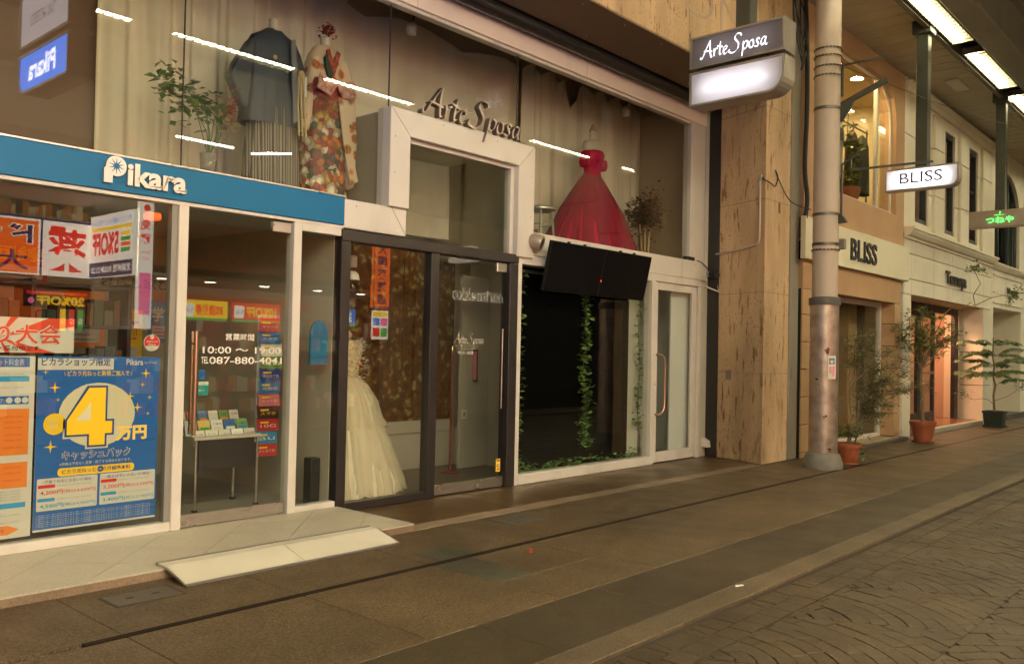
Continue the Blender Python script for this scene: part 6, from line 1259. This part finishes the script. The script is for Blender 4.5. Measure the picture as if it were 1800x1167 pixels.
sh = Sheet((5.87, -7.13, 1.5), *UO); sh.disc(.10, 1.74, .05, eR, 1); sh.text('免', .04, 1.42, .15, eR, 1, bold=.03); sh.text('税', .04, 1.22, .15, eR, 1, bold=.03); sh.text('Tax-free', .03, 1.08, .05, eR, 1, w=.15); sh.text('対応', .05, .98, .05, eR, 1); sh.rect(.02, .2, .17, .6, eP, 1); sh.build('board_print', b3)
gr2 = thing('display_shelf', 'shelf of self-glowing small goods over the drugstore sign, mirrored in the glass', 'shelf', (4.6, -8.8, 3.1)); bx('shelf_board', TANW, (3.55, 5.6, -8.95, -8.66, 3.115, 3.14), gr2); bx('shelf_board', TANW, (3.55, 5.6, -8.95, -8.66, 3.42, 3.44), gr2); gd = MB()
for z in (3.141, 3.441):
    x_ = 3.6
    while x_ < 5.55: w = random.uniform(.04, .1); gd.box(x_, x_+w-.008, -8.85, -8.7, z, z+random.uniform(.1, .24), random.randrange(4)); x_ += w
tag(gd.build('small_goods', [emis('glowing_shelf_goods_%d' % i, lin(c_), 1.1) for i, c_ in enumerate(('#b09068', '#d8c498', '#5a4a34', '#c07a3a'))], gr2), kind='stuff')  # small goods emit their own colours instead of being lit
# shop interior, left part
bx('inner_wall', E_('inner_orange_glow', '#e8641c', 2.4), (-3, 5.6, -10.6, -10.5, 1.2, 2.15), ob); bx('inner_ceiling', mat('opposite_ceiling', (.6, .57, .5), .8), (-6, 5.6, -10.6, -8.0, 2.16, 2.2), ob); bx('inner_floor_wall', mat('opposite_low', (.08, .06, .05), .7), (-6, 5.6, -10.6, -10.5, 0, 1.2), ob)  # orange wall emits its colour in place of light falling on it
bx('soffit_strip', mat('opposite_strip', (.55, .5, .42), .6), (-6, 5.6, -8.62, -8.0, 2.2005, 2.2195), ob)
DL = emis('opposite_downlight', (1, .93, .8), 26)
def opp_lamp(lab, x_, y_, z_):
    o = MB().lathe([(.085, 0), (.08, -.012)], (x_, y_, z_), 18).build('downlight', DL); tag(o, lab, 'ceiling light', 'downlights across the arcade')
for lab, x_ in (('round downlight under the drugstore sign, outside the photo', 1.6), ('round downlight under the drugstore sign, left of those mirrored in the glass', 2.9), ('round downlight mirrored at the left edge below the orange sign panel', 4.05), ('round downlight mirrored below the big red character', 4.75), ('round downlight mirrored below the 5%OFF board', 5.35)): opp_lamp(lab, x_, -8.35, 2.199)
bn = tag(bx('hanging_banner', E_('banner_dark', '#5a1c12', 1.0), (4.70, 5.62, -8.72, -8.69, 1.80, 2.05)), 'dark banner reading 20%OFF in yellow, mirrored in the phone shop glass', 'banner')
sh = Sheet((5.62, -8.69, 1.80), *UO); sh.rect(.03, .185, .86, .05, eR, 1); sh.text('税込20,000円以上お買い上げで', .2, .195, .03, eY, 2, w=.5); sh.text('20%OFF', .06, .03, .14, eY, 1, w=.68, bold=.04); sh.disc(.82, .09, .045, eP, 1); sh.build('banner_print', bn)
for k in range(3):
    bb = bx('promo_strip', (eY, eR, eG)[k], (5.2+.12*k, 5.28+.12*k, -8.66+.02*k, -8.65+.02*k, 1.45, 1.78)); tag(bb, ('yellow promotional strip in the drugstore window', 'red promotional strip in the drugstore window', 'green promotional strip in the drugstore window')[k], 'banner'); Sheet((5.28+.12*k, -8.65+.02*k, 1.45), *UO).text(('308', '107', '38')[k], .01, .1, .09, eW, 1, w=.06).build('strip_print', bb)
gon = thing('drugstore_shelf', 'drugstore shelving full of goods, mirrored in the phone shop glass', 'shelf', (2.5, -9.6, 0))
for z in (.1, .45, .8, 1.15): bx('shelf_board', DW, (-2, 5.5, -9.9, -9.4, z, z+.03), gon)
glow_goods = [emis('goods_%d' % i, lin(c_), .8) for i, c_ in enumerate(('#c8362e', '#e8d8a8', '#7a2030', '#d88a34', '#3a5a3a', '#d8d0c0', '#a83848'))]  # goods glow by themselves, standing in for shop light on them
gd = MB()
for z in (.131, .481, .831, 1.181):
    x_ = -1.95
    while x_ < 5.4: w = random.uniform(.07, .16); gd.box(x_, x_+w-.01, -9.8, -9.45, z, z+random.uniform(.14, .29), random.randrange(7)); x_ += w
tag(gd.build('stacked_goods', glow_goods, gon), kind='stuff')
CPN = emis('added_floor_light', (.95, .9, .7), 22)  # panels added out of view to brighten the facade across the street
for i in range(5):
    for y_ in (-8.9, -9.9): bx('added_light_panel', CPN, (-5.2+i*1.8, -4.0+i*1.8, y_-.2, y_+.2, 2.14, 2.1595), ob)
# part of the drugstore that stands on the building line
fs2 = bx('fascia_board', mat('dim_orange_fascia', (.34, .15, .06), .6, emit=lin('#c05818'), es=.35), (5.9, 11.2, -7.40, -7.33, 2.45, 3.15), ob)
sh = Sheet((11.2, -7.33, 2.45), *UO); dk = mat('dim_dark_print', (.05, .06, .03), .6); sh.text('ドラッグ大国薬局', .3, .12, .45, dk, 1, w=4.6, bold=.02); sh.build('board_print', fs2)
bx('pale_beam', mat('cream_beam_paint', (.6, .5, .38), .7), (6.3, 8.9, -7.36, -7.2, 3.16, 3.35), ob)  # plain pale beam colour
for (x0, x1), bg, txt, tc_, lab in (((6.45, 7.20), eY, '8%値引券', eR, 'yellow banner reading 8% in red, mirrored in the shop door'), ((7.28, 8.16), eR, '10%OFF', eY, 'red banner reading 10% in yellow, mirrored in the shop door'), ((9.35, 9.75), eB, '3.50', eW, 'blue price banner, mirrored in the entrance side pane')):
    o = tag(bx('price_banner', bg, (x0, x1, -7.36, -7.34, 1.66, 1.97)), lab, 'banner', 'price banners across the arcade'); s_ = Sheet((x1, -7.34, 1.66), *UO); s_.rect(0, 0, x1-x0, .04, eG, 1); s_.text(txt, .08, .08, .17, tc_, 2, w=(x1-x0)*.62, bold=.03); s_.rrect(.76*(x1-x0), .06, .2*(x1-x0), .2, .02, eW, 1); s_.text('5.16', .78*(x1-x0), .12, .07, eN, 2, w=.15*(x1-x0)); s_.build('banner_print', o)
bx('inner_wall', E_('inner_pale_glow', '#e8d0a8', .55), (5.9, 11.2, -9.3, -9.2, 1.0, 2.4), ob); bx('inner_ceiling', mat('opposite_ceiling'), (5.9, 11.2, -9.3, -7.42, 2.3, 2.35), ob); bx('orange_glow_band', E_('orange_glow_band', '#e86a28', 1.2), (6.9, 10, -9.19, -9.15, 1.98, 2.15), ob)  # pale wall and orange band glow in place of shop lighting
for lab, x_ in (('round downlight mirrored beside the left door post', 6.4), ('round downlight mirrored in the door above the yellow banner', 7.2), ('round downlight mirrored in the door above the red banner', 8.2), ('round downlight mirrored in the narrow pane', 9.3), ('round downlight mirrored in the black framed side pane', 10.3)): opp_lamp(lab, x_, -7.9, 2.299)
gon = thing('drugstore_shelf', 'drugstore racks of hanging goods, mirrored in the shop door', 'shelf', (8.3, -8.2, 0)); bx('rack_back', mat('rack_grey', (.3, .28, .25), .7), (6.0, 11, -8.5, -8.45, 0, 1.5), gon); gd = MB()
for z in (.15, .5, .85, 1.2, 1.5):
    x_ = 6.05
    while x_ < 10.9: w = random.uniform(.07, .15); gd.box(x_, x_+w-.012, -8.44, -8.3, z, z+random.uniform(.15, .3), random.randrange(7)); x_ += w
tag(gd.build('stacked_goods', glow_goods, gon), kind='stuff')
vs2 = tag(bx('vertical_sign', eO, (10.10, 10.50, -7.36, -7.28, 2.03, 3.24)), 'tall orange vertical sign, mirrored in the entrance side pane', 'sign'); sh = Sheet((10.50, -7.28, 2.03), *UO)
for k, ch_ in enumerate('大国薬粧店'): sh.text(ch_, .09, .98-.23*k, .2, eN, 1, w=.22, bold=.03)
for r_ in ((0, 0, .02, 1.21), (.38, 0, .02, 1.21), (0, 0, .4, .02)): sh.rect(*r_, eN, 1)
sh.build('sign_print', vs2)
pst = tag(bx('price_poster', eW, (10.12, 10.50, -7.34, -7.32, 1.45, 1.98)), 'pale price poster below the orange vertical sign', 'poster'); sh = Sheet((10.5, -7.32, 1.45), *UO)
for a in ((.02, .42, .34, .08, eY), (.02, .25, .16, .14, eP), (.2, .25, .16, .14, eB), (.02, .05, .16, .16, eG), (.2, .05, .16, .16, eR)): sh.rect(*a, 1)
sh.build('poster_print', pst)
bx('white_front', mat('opposite_white_front', (.55, .5, .42), .6), (11.25, 14.0, -7.40, -7.35, 0, 3.4), ob); bx('dark_front', mat('opposite_dark_front', (.006, .005, .004), .6), (14.0, 30, -7.40, -7.35, 0, 3.4), ob); bx('corner_column', mat('opposite_white_front'), (10.55, 11.2, -7.6, -7.42, 0, 2.44), ob)
hl_ = emis('halo_light', (1, .85, .62), 7)
mk = thing('backlit_lettering', 'backlit letters on the shop front across the arcade, mirrored in the boutique door', 'sign', (13, -7.3, 2.3)); Sheet((13.80, -7.345, 2.30), *UO).text('marimekko', 0, 0, .25, hl_, 0, w=1.62, bold=.035).build('halo', mk); relief_text('marimekko', (13.79, -7.335, 2.31), *UO, 1.60, .23, .02, BLACK, 'letters', mk)
hs2 = thing('small_hanging_sign', 'small white lit hanging sign across the arcade, mirrored in the portal transom', 'sign', (11.6, -6.2, 3.0)); MB().box(11.6, 11.75, -6.9, -6.2, 2.95, 3.25).build('case', E_('small_white', '#fff0d8', 2.2), hs2, bevel=.01); Sheet((11.6, -6.25, 2.95), (0, -1, 0), (0, 0, 1)).text('marimekko', .05, .1, .1, BLACK, 1, w=.5, bold=.02).build('sign_lettering', hs2); bx('hanger_post', GREENP, (11.65, 11.71, -6.6, -6.54, 3.251, 5.9), hs2)
# lit upper sales floor across the arcade, open to the street
UPW = mat('upper_sales_white', (.72, .68, .6), .8)
bx('upper_back_wall', UPW, (-5, 12.1, -9.6, -9.5, 3.3, 5.7), ob); bx('upper_end_wall', UPW, (12.1, 12.2, -9.5, -7.4, 3.3, 5.7), ob); bx('upper_end_wall', UPW, (-5.1, -5, -9.5, -7.4, 3.3, 5.7), ob)
bx('upper_ceiling', UPW, (-5, 12.1, -9.5, -7.42, 5.5, 5.6), ob); bx('upper_floor', mat('upper_sales_floor', (.5, .45, .37), .5), (-5, 12.1, -9.5, -7.42, 3.36, 3.44), ob)
PANEL = emis('added_light_panel', (.95, .88, .64), 50)  # panels added on the upper floor as frontal light for the facade
bx('added_bulkhead', UPW, (3.7, 12.1, -7.42, -7.34, 4.95, 5.7), ob)  # added to keep the light panels behind it out of the reflections
for i in range(9):
    for y_ in ((-7.8, -8.5, -9.1) if i < 4 else (-7.8,)): bx('added_light_panel', PANEL, (-4.2+i*1.85, -3.2+i*1.85, y_-.15, y_+.15, 5.47, 5.4995), ob)
ub = tag(bx('added_light_board', E_('fill_white', '#f8f2dc', 13), (-4.5, 3.5, -8.16, -8.05, 3.22, 4.25)), 'wide added fill light made as a drugstore signboard over its left part, outside the photo', 'sign')  # unseen board added to light the opposite facade from the front
sh = Sheet((3.5, -8.05, 3.22), *UO); sh.rect(0, 0, 8, .08, eO, 1); sh.rect(0, .95, 8, .08, eO, 1); sh.text('薬 ドラッグ大国薬局', .6, .25, .5, eR, 1, w=6.8, bold=.03); sh.build('board_print', ub)
us = thing('upper_shelf', 'wall shelving with goods on the upper floor across the arcade', 'shelf', (3.5, -9.3, 3.44))
for z in (3.5, 3.85, 4.2): bx('shelf_board', UPW, (-4.5, 11.5, -9.49, -9.2, z, z+.03), us)
gd = MB()
for z in (3.531, 3.881, 4.231):
    x_ = -4.4
    while x_ < 11.4:
        w = random.uniform(.08, .2); gd.box(x_, x_+w-.015, -9.45, -9.22, z, z+random.uniform(.12, .28), random.randrange(7)); x_ += w
tag(gd.build('stacked_goods', [mat('upper_goods_%d' % i, lin(c_), .6) for i, c_ in enumerate(('#a88060', '#d8c8a0', '#70503c', '#b88a54', '#586048', '#c8c0b0', '#8a5850'))], us), kind='stuff')
LED = emis('led_line', (1, .95, .85), 60)
for p0, p1, lab in (((4.12, -8.2, 3.75), (5.16, -8.2, 3.75), 'long white light line across the arcade, left in the show window reflection'), ((6.3, -7.3, 4.42), (7.25, -7.3, 4.42), 'long white light line across the arcade, below the flowers in the reflection'), ((7.6, -7.35, 4.40), (8.1, -6.95, 4.44), 'slanting white light line across the arcade, over the hakama in the reflection')):
    o = thing('light_line', lab, 'lamp', p0, 'light lines across the arcade'); MB().tube([p0, p1], .018, 8).build('tube', LED, o); MB().tube([Vector(p0)+Vector((0, 0, .03)), Vector(p1)+Vector((0, 0, .03))], .016, 6).build('batten', WREF, o)
tag(bx('end_wall', TANW, (44, 44.5, -9, 1, 0, 7)), kind='structure'); tag(bx('end_wall', TANW, (-8.5, -8, -9, 1, 0, 7)), kind='structure')
